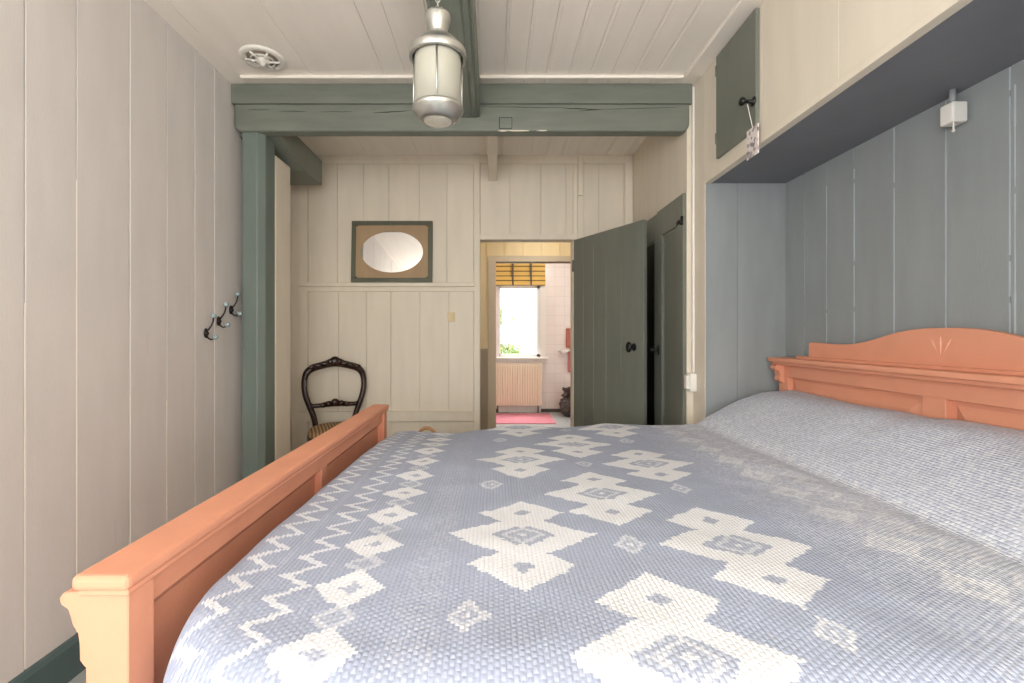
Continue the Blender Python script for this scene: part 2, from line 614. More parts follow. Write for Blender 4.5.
r = thing('window_5', (XR + 0.03, -1.60, 0.72), 'added unseen white casement window in the cream wall before the bed alcove', 'window', kind='structure')  # unseen window, added to carry the extra side light
g = MB()
for a, b_ in ((-2.25, -2.20), (-1.00, -0.95), (-1.615, -1.585)):
    g.box(XR - 0.01, XR + 0.06, a, b_, 0.72, 2.015)
for a, b_ in ((0.72, 0.77), (1.97, 2.014), (1.5, 1.525)):
    g.box(XR - 0.01, XR + 0.06, -2.25, -0.95, a, b_)
g.build('window_frame', 'white_plastic', r)
g = MB(); g.box(XR - 0.07, XR + 0.03, -2.29, -0.91, 0.69, 0.72, 0, 0.006)
g.build('window_sill', 'cream', r)

# alcove lining
g = MB()
planks_y(g, XA, [0.44, 0.62, 0.80, 1.00, 1.19, 1.383, 1.579, 1.784, 1.982, 2.146, 2.30, 2.47], 0, 2.03, -1, 0.003)
for yv, z0, z1 in ((2.146, 0.98, 1.9), (1.982, 0.95, 1.92), (1.784, 0.95, 2.01), (1.579, 0.95, 2.01), (1.383, 0.95, 2.01), (1.369, 1.1, 1.95), (1.19, 0.95, 2.01)):
    z = z0
    while z < z1:
        z2 = min(z1, z + random.uniform(0.1, 0.35))
        wv_ = random.uniform(0.0008, 0.0022) * (0.7 if yv > 1.9 else 1.0)
        g.box(XA - 0.0016, XA + 0.003, yv - wv_, yv + wv_, z, z2, 1)
        z = z2 + random.choice((0, 0, 0.02))
planks_x(g, 2.448, [XR + 0.002, 1.307, XA + 0.01], 0, 2.03, 0.0012)
g.box(XR, XA + 0.03, 0.42, 0.48, 0, 2.03)
struct(g.build('wall_alcove', ['alcove', 'filler']), 'blue-grey plank lining of the bed alcove', 'wall')
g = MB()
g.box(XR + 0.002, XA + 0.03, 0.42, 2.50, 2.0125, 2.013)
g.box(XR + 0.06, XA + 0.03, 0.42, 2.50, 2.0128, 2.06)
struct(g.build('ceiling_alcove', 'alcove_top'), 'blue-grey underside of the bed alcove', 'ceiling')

# closet side beyond the beam
g = MB()
g.box(XC, XC + 0.03, 2.612, YF + 0.02, 2.016, CEIL)
g.box(XC, XR + 0.045, 2.601, 2.612, 0, CEIL)
g.box(XC, XC + 0.03, 3.50, YF + 0.02, 0, 2.02)
g.box(XC + 0.5, XC + 0.52, 2.60, YF + 0.02, 0, CEIL)
g.box(XC, XC + 0.52, 3.60, YF + 0.02, 0, CEIL)
g.box(XC + 0.03, XC + 0.5, 2.60, YF, 2.05, 2.07)
struct(g.build('wall_closet', 'cream'), 'cream wall around the green closet doors', 'wall')


# window in the plank wall, beside the foot of the bed and out of the picture
r = thing('window_4', (XL - 0.05, -1.45, 0.72), 'white sash window in the off-white plank wall', 'window', kind='structure')
g = MB()
for a, b_ in ((-2.23, -2.18), (-0.72, -0.67), (-1.465, -1.435)):
    g.box(XL - 0.07, XL + 0.01, a, b_, 0.72, 2.28)
for a, b_ in ((0.72, 0.77), (2.23, 2.28), (1.60, 1.625)):
    g.box(XL - 0.07, XL + 0.01, -2.23, -0.67, a, b_)
g.build('window_frame', 'white_plastic', r)
g = MB(); g.box(XL - 0.03, XL + 0.07, -2.27, -0.63, 0.69, 0.72, 0, 0.006)
g.build('window_sill', 'cream', r)

# wall behind the camera with two windows
g = MB()
wins = [(-1.25, -0.19, 0.75, 2.27), (0.25, 1.31 - 0.2, 0.75, 2.27)]
xs = [-1.80, -1.25, -0.19, 0.25, 1.11, 1.80]
for i, (a, b_) in enumerate(zip(xs[:-1], xs[1:])):
    if i in (1, 3):
        g.box(a, b_, YB - 0.12, YB, 0, 0.75)
        g.box(a, b_, YB - 0.12, YB, 2.27, CEIL)
    else:
        g.box(a, b_, YB - 0.12, YB, 0, CEIL)
struct(g.build('wall_front', 'cream'), 'cream wall with two windows opposite the doorway', 'wall')
for i, (a, b_, z0, z1) in enumerate(wins):
    r = thing('window_%d' % (i + 1), ((a + b_) / 2, YB - 0.06, z0),
              ('white sash window facing the mirror wall', 'white sash window beside the alcove side')[i], 'window', kind='structure')
    g = MB()
    g.box(a, a + 0.05, YB - 0.09, YB + 0.01, z0, z1); g.box(b_ - 0.05, b_, YB - 0.09, YB + 0.01, z0, z1)
    g.box(a, b_, YB - 0.09, YB + 0.01, z0, z0 + 0.05); g.box(a, b_, YB - 0.09, YB + 0.01, z1 - 0.05, z1)
    g.box((a + b_) / 2 - 0.015, (a + b_) / 2 + 0.015, YB - 0.07, YB - 0.03, z0, z1)
    g.box(a, b_, YB - 0.07, YB - 0.03, 1.6, 1.63)
    g.build('window_frame', 'white_plastic', r)
    g = MB(); g.box(a - 0.05, b_ + 0.05, YB - 0.05, YB + 0.12, z0 - 0.03, z0, 0, 0.006)
    g.build('window_sill', 'cream', r)

# hall and the room beyond
YH, YW = 4.60, 7.10
HX = YH / F
WX = YW / F


def hx(p): return (p - 494) * HX
def hz(p): return HC + (335 - p) * HX
def wx(p): return (p - 494) * WX
def wz(p): return HC + (335 - p) * WX


OX0, OX1, OZ = hx(496), 0.86, hz(262)
g = MB()
planks_x(g, YH, [-0.75] + [hx(v) for v in (486, 504, 523, 541, 560, 580)] + [1.05, 1.3], OZ, 2.55, 0.006)
planks_x(g, YH, [-0.75, -0.5, -0.25, OX0], 0, OZ, 0.006)
planks_x(g, YH, [OX1, 1.05, 1.3], 0, OZ, 0.006)
g.box(-0.78, -0.75, YF + 0.12, YH, 0, 2.55)
g.box(1.27, 1.30, YF + 0.12, YH, 0, 2.55)
struct(g.build('wall_hall', 'yellow'), 'warm cream plank wall of the hall seen through the doorway', 'wall')
g = MB()
g.box(-0.80, 1.32, YF + 0.1, YH + 0.1, 2.50, 2.56)
g.box(-0.45, 1.75, YH + 0.04, YW + 0.1, 2.50, 2.56)
struct(g.build('ceiling_hall', 'ceiling'), 'cream ceiling of the hall and the room beyond', 'ceiling')
trim('taupe', 'pale taupe casing of the second doorway in the hall', (hx(488), OX0, YH - 0.02, YH + 0.10, 0, OZ + 0.06),
     (OX0, OX1, YH - 0.02, YH + 0.10, OZ, OZ + 0.06), (OX1, OX1 + 0.08, YH - 0.02, YH + 0.10, 0, OZ + 0.06))
trim('wainscot', 'taupe wainscot panel in the hall', (-0.74, hx(488) - 0.002, YH - 0.015, YH + 0.005, 0, 1.03),
     (-0.74, hx(488) - 0.002, YH - 0.028, YH + 0.005, 1.03, 1.06))

def added_globe_lamp(x, y, label, power, color):  # unseen lamp, added to brighten the hall and the tiled room
    d = thing('added_ceiling_lamp', (x, y, 2.36), label, 'lamp')
    g = MB(); g.lathe([(0, 2.50), (0.06, 2.50), (0.05, 2.48), (0.02, 2.465), (0.02, 2.44), (0, 2.44)], (x, y, 0), 20)
    g.build('canopy', 'metal', d)
    g = MB(); g.lathe([(0.022, 2.455), (0.05, 2.44), (0.075, 2.40), (0.07, 2.37), (0.066, 2.37), (0.07, 2.40), (0.047, 2.434), (0.02, 2.45)], (x, y, 0), 24, 0, 'z', False)
    g.build('glass_shade', 'bulb', d)
    l = bpy.data.lights.new('added_lamp_light', 'POINT'); l.energy = power; l.color = color; l.shadow_soft_size = 0.05
    o = bpy.data.objects.new('added_lamp_light', l); o.location = (x, y, 2.33); COL.objects.link(o)


added_globe_lamp(0.45, 4.16, 'added white glass ceiling lamp brightening the warm cream hall', 4.2, (1.0, 0.94, 0.86))
added_globe_lamp(0.85, 6.0, 'added white glass ceiling lamp brightening the pale tiled room', 11.5, (1.0, 0.97, 0.93))
g = MB()
wx0, wx1, wz0, wz1 = wx(499), wx(540), wz(357), 1.97
g.box(-0.45, wx0, YW, YW + 0.14, 0, 2.52)
g.box(wx0, wx1, YW, YW + 0.14, 0, wz0)
g.box(wx0, wx1, YW, YW + 0.14, wz1, 2.52)
g.box(wx1, 1.75, YW, YW + 0.14, 0, 2.52)
g.box(-0.45, -0.42, YH + 0.06, YW, 0, 2.52)
g.box(1.70, 1.75, YH + 0.06, YW, 0, 2.52)
struct(g.build('wall_tiled', 'tile'), 'pale tiled wall around the bright window of the room beyond', 'wall')
struct(MB().box(wx(541), 1.70, YW - 0.014, YW, 0, 0.05).box(-0.42, 0.05, YW - 0.014, YW, 0, 0.05).build('baseboard_tiled', 'dark_skirt'),
       'dark skirting at the foot of the pale tiled wall', 'baseboard')
r = thing('window_3', ((wx0 + wx1) / 2, YW, wz0), 'white framed window above the cream radiator', 'window', kind='structure')
g = MB()
f = 0.045
g.box(wx0, wx0 + 0.02, YW + 0.02, YW + 0.09, wz0, wz1); g.box(wx1 - f, wx1, YW + 0.02, YW + 0.09, wz0, wz1)
g.box(wx0, wx1, YW + 0.02, YW + 0.09, wz0, wz0 + f); g.box(wx0, wx1, YW + 0.02, YW + 0.09, wz1 - f, wz1)
g.box(wx1, wx1 + 0.09, YW - 0.015, YW + 0.01, wz0 - 0.02, wz1 + 0.05)
g.build('window_frame', 'white_plastic', r)
g = MB(); g.box(wx0 - 0.04, wx1 + 0.12, YW - 0.09, YW + 0.02, wz0 - 0.035, wz0, 0, 0.006)
g.build('window_sill', 'white_plastic', r)
m, nt, b = new_mat('clear_glass')
N, L = nt.nodes, nt.links
tr = N.new('ShaderNodeBsdfTransparent'); gl = N.new('ShaderNodeBsdfGlossy'); gl.inputs['Roughness'].default_value = 0.02
ms = N.new('ShaderNodeMixShader'); ms.inputs['Fac'].default_value = 0.06
L.new(tr.outputs[0], ms.inputs[1]); L.new(gl.outputs[0], ms.inputs[2])
L.new(ms.outputs[0], N['Material Output'].inputs['Surface'])
M['glass'] = m
MB().box(wx0 + 0.01, wx1 - 0.02, YW + 0.050, YW + 0.053, wz0 + 0.02, wz1 - 0.02).build('pane', 'glass', r)

struct(MB().box(-6, 8, YW + 0.14, 20, -0.15, -0.02).build('ground_outside', 'ground'), 'pale paving outside the far window', 'ground')

# ------------------------------------------------------------------ beams and post
g = MB()
lowp = []
x0, x1, z0, z1 = -1.476, 1.112, 2.355, 2.512
rl = 0.045
for (cx_, cz_, a0) in ((x1 - rl, z0 + rl, -90), (x0 + rl, z0 + rl, 180)):
    for s in range(7):
        a = math.radians(a0 + 90 * s / 6)
        lowp.append((cx_ + rl * math.cos(a), cz_ + rl * math.sin(a)))
lowp = [(x0, z1), (x1, z1)] + [p for p in lowp[:7][::-1]] + [p for p in lowp[7:][::-1]]
g.prism(lowp, 'y', 2.587, 2.665, 0, 0.012, 3)
g.box(-1.487, 1.124, 2.578, 2.70, 2.5085, 2.620, 0, 0.004)
for (xa, xb, za, zb_, t) in ((-0.69, -0.47, 2.458, 2.470, 0.006), (-1.22, -1.06, 2.468, 2.466, 0.004), (-0.99, -0.80, 2.464, 2.466, 0.003), (-1.40, -1.27, 2.474, 2.478, 0.003),
                             (-0.08, 0.42, 2.494, 2.486, 0.0035), (0.38, 0.62, 2.486, 2.476, 0.006), (0.60, 1.06, 2.478, 2.490, 0.0035), (0.48, 0.60, 2.470, 2.474, 0.004)):
    nseg = 14
    top, bot = [], []
    for i in range(nseg + 1):
        u = i / nseg
        x = lerp(xa, xb, u)
        z = lerp(za, zb_, u) + 0.0035 * noise.noise(Vector((x * 22, 3.1, za * 50)))
        h = t * 0.5 * (math.sin(PI * u) ** 0.6) * (0.7 + 0.6 * abs(noise.noise(Vector((x * 31, 7.7, 0)))))
        top.append((x, z + h)); bot.append((x, z - h - 0.0002))
    g.prism(top + bot[::-1], 'y', 2.5864, 2.5875, 1)
for (xa, xb, z) in ((0.02, 0.075, 2.357), (0.06, 0.20, 2.3575), (0.24, 0.30, 2.358)):
    g.prism([(xa, z), ((xa + xb) / 2, z + 0.006), (xb, z + 0.002), (xb, z - 0.001), ((xa + xb) / 2, z - 0.002)], 'y', 2.5885, 2.60, 2)
bm_ = tag(g.build('ceiling_beam', ['beam', 'crack', 'cream']), 'aged grey-green timber beam crossing the room below the ceiling', 'beam')
g = MB()
g.box(0.029, 0.103, 2.5855, 2.589, 2.368, 2.432, 1)
g.box(0.033, 0.100, 2.5835, 2.589, 2.371, 2.428, 0, 0.001, 1)
g.build('mortise_patch', ['beam', 'crack'], bm_)

g = MB()
g.prism([(-0.2535, 2.621), (-0.2535, 2.444), (-0.238, 2.429), (-0.128, 2.429), (-0.124, 2.434), (-0.119, 2.434), (-0.115, 2.429),
         (-0.098, 2.429), (-0.095, 2.435), (-0.091, 2.435), (-0.088, 2.431), (-0.080, 2.436), (-0.080, 2.47), (-0.084, 2.474), (-0.080, 2.478), (-0.080, 2.621)],
        'y', YB, 2.586)
tag(g.build('ceiling_joist', 'joist'), 'grey-green joist running from above the lantern to the cross beam', 'beam')

g = MB()
g.prism([(-1.437, 2.60), (-1.352, 2.60), (-1.318, 2.632), (-1.315, 2.739), (-1.437, 2.739)], 'z', 0, 2.356, 0, 0.004, 1)
tag(g.build('timber_post', 'post'), 'grey-green timber post under the cross beam by the coat hooks', 'post')

g = MB()
g.prism([(2.668, 2.461), (2.668, 2.358), (3.02, 2.288), (3.31, 2.286), (3.31, 2.461)], 'x', -1.608, -1.248, 0, 0.003, 1)
tag(g.build('beam_stub', 'green'), 'short sawn-off grey-green beam end above the chair', 'beam')

g = MB()
g.prism([(2.705, 2.417), (3.618, 2.417), (3.618, 2.62), (2.705, 2.62)], 'x', -0.043, 0.022, 0, 0.003, 1)
tag(g.build('white_joist', 'cream'), 'slim cream joist between the cross beam and the doorway wall', 'beam')

# ------------------------------------------------------------------ room door (open)
dang = math.atan2(-0.884, 0.467)
d = thing('door_1', (DX1 + 0.004, YF - 0.004, 0), 'grey-green plank door standing open beside the doorway', 'door', rz=dang, kind='structure')
g = MB()
eds = [0.0, 0.12, 0.24, 0.375, 0.53, 0.735]
for a, b_ in zip(eds[:-1], eds[1:]):
    g.box(a + 0.0012, b_ - 0.0012, 0.0, 0.03, 0.02, 1.95, 0, 0.0015, 1)
g.box(0.002, 0.733, 0.006, 0.026, 0.021, 1.949)
for z in (0.35, 1.0, 1.65):
    g.box(0.03, 0.70, 0.03, 0.05, z, z + 0.11)
g.build('door_leaf', 'green_door', d, True)
g = MB()
g.ball((0.650, -0.003, 1.118), 0.026, 0, 16, (0.9, 0.25, 1.0))
g.tube([(0.650, 0.0, 1.118), (0.650, -0.04, 1.118)], 0.007)
g.ball((0.650, -0.050, 1.118), 0.027, 0, 16, (0.95, 0.5, 1.35))
g.build('door_knob', 'black', d, True)
for z in (0.3, 1.7):
    MB().tube([(0.0, -0.006, z), (0.0, -0.006, z + 0.09)], 0.007).build('hinge', 'green_door', d, True)


# ------------------------------------------------------------------ closet doors
def panel_door(g, y0, y1, z0, z1, x0, x1, st=0.085, mid=None, fill=0, mi2=0):
    """framed leaf in a plane of constant X; x0 is the room face"""
    g.box(x0, x1, y0, y0 + st, z0, z1, 0, 0.002, 1)
    g.box(x0, x1, y1 - st, y1, z0, z1, 0, 0.002, 1)
    g.box(x0, x1, y0 + st, y1 - st, z1 - 0.17, z1, 0, 0.002, 1)
    g.box(x0, x1, y0 + st, y1 - st, z0, z0 + 0.2, 0, 0.002, 1)
    # stepped moulding round the panel
    q = 0.014
    for (a, b_, c, e) in ((y0 + st, y0 + st + q, z0 + 0.2, z1 - 0.17), (y1 - st - q, y1 - st, z0 + 0.2, z1 - 0.17),
                          (y0 + st, y1 - st, z1 - 0.17 - q, z1 - 0.17), (y0 + st, y1 - st, z0 + 0.2, z0 + 0.2 + q)):
        g.box(x0 + 0.008, x1 - 0.002, a, b_, c, e, 0, 0.003, 1)


d = thing('door_2', (1.092, 2.825, 0.02), 'grey-green closet door with a black latch knob and top hinge', 'door', kind='structure')
g = MB(); panel_door(g, 2.614, 3.028, 0.02, 2.012, 1.082, 1.102)
g.build('door_leaf', 'green_door', d)
MB().box(1.094, 1.099, 2.69, 2.95, 0.2, 1.86).build('door_panel', 'green_door', d)
g = MB()
g.ball((1.079, 2.995, 1.10), 0.022, 0, 14, (0.25, 0.8, 1.7))
g.tube([(1.082, 2.995, 1.10), (1.048, 2.995, 1.10)], 0.006)
g.ball((1.042, 2.995, 1.10), 0.018)
g.build('door_knob', 'black', d)
g = MB()
g.tube([(1.078, 2.618, 1.83), (1.078, 2.618, 1.88)], 0.008)
g.box(1.076, 1.083, 2.612, 2.70, 1.845, 1.868, 0, 0.002, 1)
g.ball((1.076, 2.66, 1.857), 0.012, 0, 10, (0.5, 1, 1))
g.build('hinge', 'black', d)
d = thing('door_3', (1.092, 3.26, 0.02), 'grey-green closet door with a dark panel beside the open room door', 'door', kind='structure')
g = MB(); panel_door(g, 3.034, 3.50, 0.02, 2.006, 1.086, 1.104, 0.055)
g.build('door_leaf', 'green_door', d)
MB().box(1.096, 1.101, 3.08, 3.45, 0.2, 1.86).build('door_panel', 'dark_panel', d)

# ------------------------------------------------------------------ cupboard above the alcove
d = thing('cupboard_door', (1.125, 2.12, 2.084), 'small grey-green cupboard door high above the alcove', 'cupboard door')
g = MB(); g.box(1.117, 1.1345, 1.946, 2.295, 2.084, 2.596, 0, 0.002, 1)
g.build('door_leaf', 'green_door', d)
g = MB()
g.lathe([(0.0, 0.001), (0.020, 0), (0.020, -0.004), (0.008, -0.008), (0.007, -0.035), (0.016, -0.042), (0.019, -0.052), (0.013, -0.060), (0, -0.062)], (1.117, 1.962, 2.203), 18, 0, 'x')
g.build('knob', 'black', d)
for z in (2.16, 2.50):
    MB().tube([(1.117, 2.293, z), (1.117, 2.293, z + 0.05)], 0.005).build('hinge', 'green_door', d)

d = thing('hanging_tag', (1.112, 2.0, 1.96), 'small white printed card hanging from the cupboard door knob', 'tag')
g = MB(); g.box(1.106, 1.1115, 1.910, 1.998, 1.9615, 2.088, 0, 0.0015, 1)
g.build('card', 'card', d)
g = MB(); g.tube([(1.109, 1.955, 2.087), (1.098, 1.960, 2.15), (1.090, 1.962, 2.192)], 0.0016, 6)
g.build('string', 'white_plastic', d)

# ------------------------------------------------------------------ alcove pull switch, wall socket and conduit
d = thing('pull_switch', (1.52, 1.513, 1.89), 'white box switch hanging under the top of the bed alcove', 'switch')
g = MB(); g.box(1.502, 1.552, 1.492, 1.538, 1.898, 1.965, 0, 0.005, 2)
g.build('switch_box', 'white_plastic', d)
g = MB(); g.tube([(1.522, 1.513, 1.963), (1.522, 1.513, 2.0148)], 0.009, 12)
g.build('stem', 'alcove', d)
g = MB(); g.tube([(1.512, 1.50, 1.899), (1.511, 1.50, 1.872)], 0.0025, 6); g.ball((1.511, 1.50, 1.870), 0.005, 0, 8)
g.build('pull_cord', 'white_plastic', d)

d = thing('wall_socket', (1.11, 2.58, 0.88), 'white surface socket on the corner beside the closet', 'socket')
g = MB(); g.box(1.096, 1.134, 2.545, 2.599, 0.880, 0.984, 0, 0.005, 2)
g.build('socket_box', 'white_plastic', d)
g = MB(); g.box(1.078, 1.098, 2.555, 2.590, 0.894, 0.970, 0, 0.004, 2); g.box(1.083, 1.093, 2.551, 2.556, 0.915, 0.945, 0, 0.002, 1)
g.build('rocker', 'white_plastic', d)
tag(MB().box(1.1335 - 0.012, 1.1335, 2.573, 2.590, 0.985, 2.600, 0, 0.003, 2).build('cable_conduit', 'white_plastic'),
    'white cable conduit climbing the corner above the socket', 'conduit')

d = thing('light_switch', (fx(451.5), YF - 0.01, 1.31), 'small ivory light switch on the cream plank wall', 'switch')
g = MB(); g.box(fx(447.8), fx(455), YF - 0.014, YF - 0.001, fz(321.5), fz(312.5), 0, 0.003, 2)
g.build('switch_plate', 'ivory_plastic', d)
g = MB(); g.box(fx(450), fx(453), YF - 0.022, YF - 0.012, fz(319), fz(315), 0, 0.002, 1)
g.build('rocker', 'ivory_plastic', d)

# ------------------------------------------------------------------ mirror
tilt = math.radians(3.0)
mw, mh = 0.640, 0.490
d = thing('wall_mirror', (fx(392.5), YF - 0.032, fz(283) + 0.001), 'oval mirror in a tan mount and grey-green frame on the ledge rail', 'mirror')
d.rotation_euler = (-tilt, 0, 0)
g = MB()
b_ = 0.036
for q in ((-mw / 2, mw / 2, 0, b_), (-mw / 2, mw / 2, mh - b_, mh)):
    g.box(q[0], q[1], -0.008, 0.016, q[2], q[3], 0, 0.004, 2)
for q in ((-mw / 2, -mw / 2 + b_), (mw / 2 - b_, mw / 2)):
    g.box(q[0], q[1], -0.008, 0.016, b_, mh - b_, 0, 0.004, 2)
g.box(-mw / 2 + 0.01, mw / 2 - 0.01, 0.008, 0.014, 0.01, mh - 0.01)
g.build('frame', 'frame', d, True)
# mount with an oval opening
tb = bmesh.new()
n = 64
ea, eb, ec = 0.248, 0.166, (0.0, 0.243)
hw, hh = mw / 2 - b_ + 0.004, mh / 2 - b_ + 0.004
inn, out, inn2 = [], [], []
for i in range(n):
    a = 2 * PI * i / n
    cx_, sx_ = math.cos(a), math.sin(a)
    t = min(hw / abs(cx_) if abs(cx_) > 1e-6 else 9, hh / abs(sx_) if abs(sx_) > 1e-6 else 9)
    inn.append(tb.verts.new((ea * cx_, -0.003, ec[1] + eb * sx_)))
    inn2.append(tb.verts.new((ea * 0.985 * cx_, 0.002, ec[1] + eb * 0.985 * sx_)))
    out.append(tb.verts.new((t * cx_, -0.003, mh / 2 + t * sx_)))
for i in range(n):
    j = (i + 1) % n
    tb.faces.new((out[i], out[j], inn[j], inn[i]))
    tb.faces.new((inn[i], inn[j], inn2[j], inn2[i]))
g = MB(); g._add(tb)
g.build('mount', 'mat', d, True)
g = MB()
g.lathe([(0, 0.0), (1, 0.0), (1, 0.004), (0, 0.004)], (0, 0, 0), 64, 0, 'y', True, False)
for v in g.bm.verts:
    v.co = Vector((v.co.x * ea, 0.0015 + v.co.y, ec[1] + v.co.z * eb))
g.build('mirror_glass', 'mirror', d, True)

# ------------------------------------------------------------------ lantern
lx, ly = -0.160, 1.30
d = thing('hanging_lantern', (lx, ly, 1.79), 'frosted glass and nickel lantern hanging on a chain from the joist', 'lamp')
g = MB()
g.lathe([(0.0, 2.429), (0.032, 2.429), (0.030, 2.418), (0.008, 2.410), (0.006, 2.40), (0, 2.40)], (lx, ly, 0), 20)
g.build('ceiling_hook', 'metal', d)
g = MB()
z = 2.402
i = 0
while z > 2.115:
    pts = []
    for s in range(14):
        a = 2 * PI * s / 14
        p = (0.007 * math.cos(a), 0, 0.015 * math.sin(a))
        if i % 2:
            p = (0, p[0], p[2])
        pts.append((lx + p[0], ly + p[1], z - 0.012 + p[2]))
    g.tube(pts, 0.0022, 6, 0, True)
    z -= 0.023; i += 1
g.build('chain', 'metal', d)
g = MB()
g.lathe([(0.0, 2.112), (0.012, 2.114), (0.036, 2.108), (0.037, 2.102), (0.032, 2.080), (0.026, 2.060), (0.024, 2.050), (0.030, 2.045), (0, 2.045)], (lx, ly, 0), 28)
# knurled collar under the chain
for s in range(12):
    a = 2 * PI * s / 12
    g.ball((lx + 0.026 * math.cos(a), ly + 0.026 * math.sin(a), 2.111), 0.006, 0, 8)
g.build('finial', 'metal', d)
g = MB()
g.lathe([(0.028, 2.048), (0.050, 2.036), (0.066, 2.020), (0.072, 2.008), (0.079, 2.006), (0.081, 2.000), (0.081, 1.986), (0.078, 1.981), (0.072, 1.981), (0.072, 1.996), (0.05, 2.000), (0.028, 2.03)], (lx, ly, 0), 40, 0, 'z', False)
g.build('cap', 'metal', d)
g = MB()
g.lathe([(0.0655, 1.99), (0.0665, 1.84), (0.0645, 1.84), (0.0635, 1.99)], (lx, ly, 0), 40, 0, 'z', False)
g.build('glass_shade', 'frosted', d)
for s in range(4):
    a = 2 * PI * s / 4 - PI / 2 + 0.08
    x, y = lx + 0.068 * math.cos(a), ly + 0.068 * math.sin(a)
    g = MB(); g.tube([(x, y, 1.992), (x, y, 1.838)], 0.0026, 8)
    g.build('bar', 'metal', d)
g = MB()
g.lathe([(0.067, 1.846), (0.072, 1.845), (0.073, 1.838), (0.070, 1.832), (0.064, 1.824), (0.053, 1.812), (0.042, 1.805), (0.040, 1.807), (0.05, 1.817), (0.062, 1.831), (0.066, 1.840)], (lx, ly, 0), 40, 0, 'z', False)
g.build('bottom_ring', 'metal', d)
g = MB()
g.lathe([(0.041, 1.807), (0.032, 1.803), (0.018, 1.801), (0.0, 1.800)], (lx, ly, 0), 32, 0, 'z', False)
g.build('bottom_lens', 'frosted', d)
g = MB()
g.lathe([(0, 1.99), (0.014, 1.985), (0.014, 1.955), (0.024, 1.93), (0.028, 1.90), (0.02, 1.875), (0, 1.868)], (lx, ly, 0), 18)
g.build('bulb', 'bulb', d)

# ------------------------------------------------------------------ ceiling vent
vx, vy = -1.189, 2.345
d = thing('ceiling_vent', (vx, vy, 2.59), 'round white ventilation valve on the ceiling boards', 'vent')
g = MB()
g.lathe([(0.108, ZC + 0.002), (0.108, ZC - 0.004), (0.104, ZC - 0.009), (0.092, ZC - 0.012), (0.080, ZC - 0.010), (0.077, ZC - 0.008), (0.077, ZC + 0.002)], (vx, vy, 0), 40, 0, 'z', False)
g.build('rim', 'white_plastic', d)
MB().lathe([(0, ZC - 0.003), (0.078, ZC - 0.003), (0.078, ZC + 0.002), (0, ZC + 0.002)], (vx, vy, 0), 32).build('throat', 'wainscot', d)
for s in range(6):
    a = 2 * PI * s / 6 + 0.2
    g = MB()
    g.tube([(vx + 0.02 * math.cos(a), vy + 0.02 * math.sin(a), ZC - 0.018), (vx + 0.082 * math.cos(a), vy + 0.082 * math.sin(a), ZC - 0.014)], 0.0055, 8)
    g.build('spoke', 'white_plastic', d)
g = MB()
g.lathe([(0.034, ZC - 0.006), (0.036, ZC - 0.020), (0.028, ZC - 0.026), (0.012, ZC - 0.028), (0.010, ZC - 0.040), (0, ZC - 0.041)], (vx, vy, 0), 24, 0, 'z', False)
g.lathe([(0.058, ZC - 0.012), (0.060, ZC - 0.018), (0.054, ZC - 0.018), (0.053, ZC - 0.012)], (vx, vy, 0), 32, 0, 'z', False)
g.build('hub', 'white_plastic', d)


# ------------------------------------------------------------------ coat hooks
def coat_hook(loc, label):
    d = thing('coat_hook', loc, label, 'coat hook', 'double coat hooks on the plank wall')
    g = MB(); g.ball((0.005, 0, 0), 0.026, 0, 14, (0.30, 0.55, 1.0)); g.ball((0.010, 0, -0.002), 0.011, 0, 10)
    g.build('back_plate', 'black', d, True)
    g = MB()
    g.tube([(0.008, 0, 0.006), (0.022, 0, 0.022), (0.034, 0, 0.040), (0.042, 0, 0.060), (0.044, 0, 0.080)], [0.0045, 0.004, 0.0038, 0.0036, 0.004], 8)
    g.build('upper_arm', 'black', d, True)
    g = MB()
    g.tube([(0.008, 0, -0.012), (0.016, 0, -0.026), (0.030, 0, -0.034), (0.044, 0, -0.030), (0.050, 0, -0.024)], [0.0045, 0.004, 0.0038, 0.0036, 0.004], 8)
    g.build('lower_arm', 'black', d, True)
    MB().ball((0.045, 0, 0.089), 0.0135, 0, 14).build('upper_knob', 'ceramic', d, True)
    MB().ball((0.054, 0, -0.020), 0.0135, 0, 14).build('lower_knob', 'ceramic', d, True)
    return d


h0 = coat_hook((XL, 2.349, 1.208), 'black double coat hook with ceramic knobs, lowest of the slanting row')
for (y, z, lab) in ((2.457, 1.273, 'black double coat hook with ceramic knobs, middle one of the slanting row'),
                    (2.572, 1.340, 'black double coat hook with ceramic knobs, highest one, next to the green post')):
    c = copy_tree(h0)
    c.location = (XL, y, z)
    c['label'] = lab

# ------------------------------------------------------------------ bed
bed = thing('bed', (0.45, 1.546, 0), 'terracotta painted wooden bed with panelled headboard and footboard', 'bed')
FX0, FX1 = -0.628, -0.562       # footboard outer and inner face
Y0, Y1 = 0.700, 2.390
g = MB()
g.box(FX0 + 0.012, FX1 - 0.010, Y0 + 0.05, Y1 - 0.05, 0.752, 0.808, 0, 0.002, 1)      # top rail
g.box(FX0 + 0.012, FX1 - 0.010, Y0 + 0.05, Y1 - 0.05, 0.18, 0.30, 0, 0.002, 1)        # bottom rail
foot = g.build('footboard', 'orange', bed)
g = MB(); g.box(FX0 + 0.018, FX1 - 0.034, Y0 + 0.04, Y1 - 0.04, 0.28, 0.77)
g.build('panel', 'orange', foot)
g = MB(); g.box(FX0 + 0.012, FX1 - 0.011, 1.515, 1.565, 0.29, 0.756, 0, 0.002, 1)
g.build('stile', 'orange', foot)
g = MB()                        # slanting moulding between rail and panel
g.prism([(FX1 - 0.014, 0.753), (FX1 - 0.036, 0.753), (FX1 - 0.036, 0.730), (FX1 - 0.030, 0.732)], 'y', Y0 + 0.05, Y1 - 0.05)
g.build('moulding', 'orange', foot)
g = MB()
g.box(-0.640, -0.5516, 0.686, 2.404, 0.810, 0.834, 0, 0.009, 3)
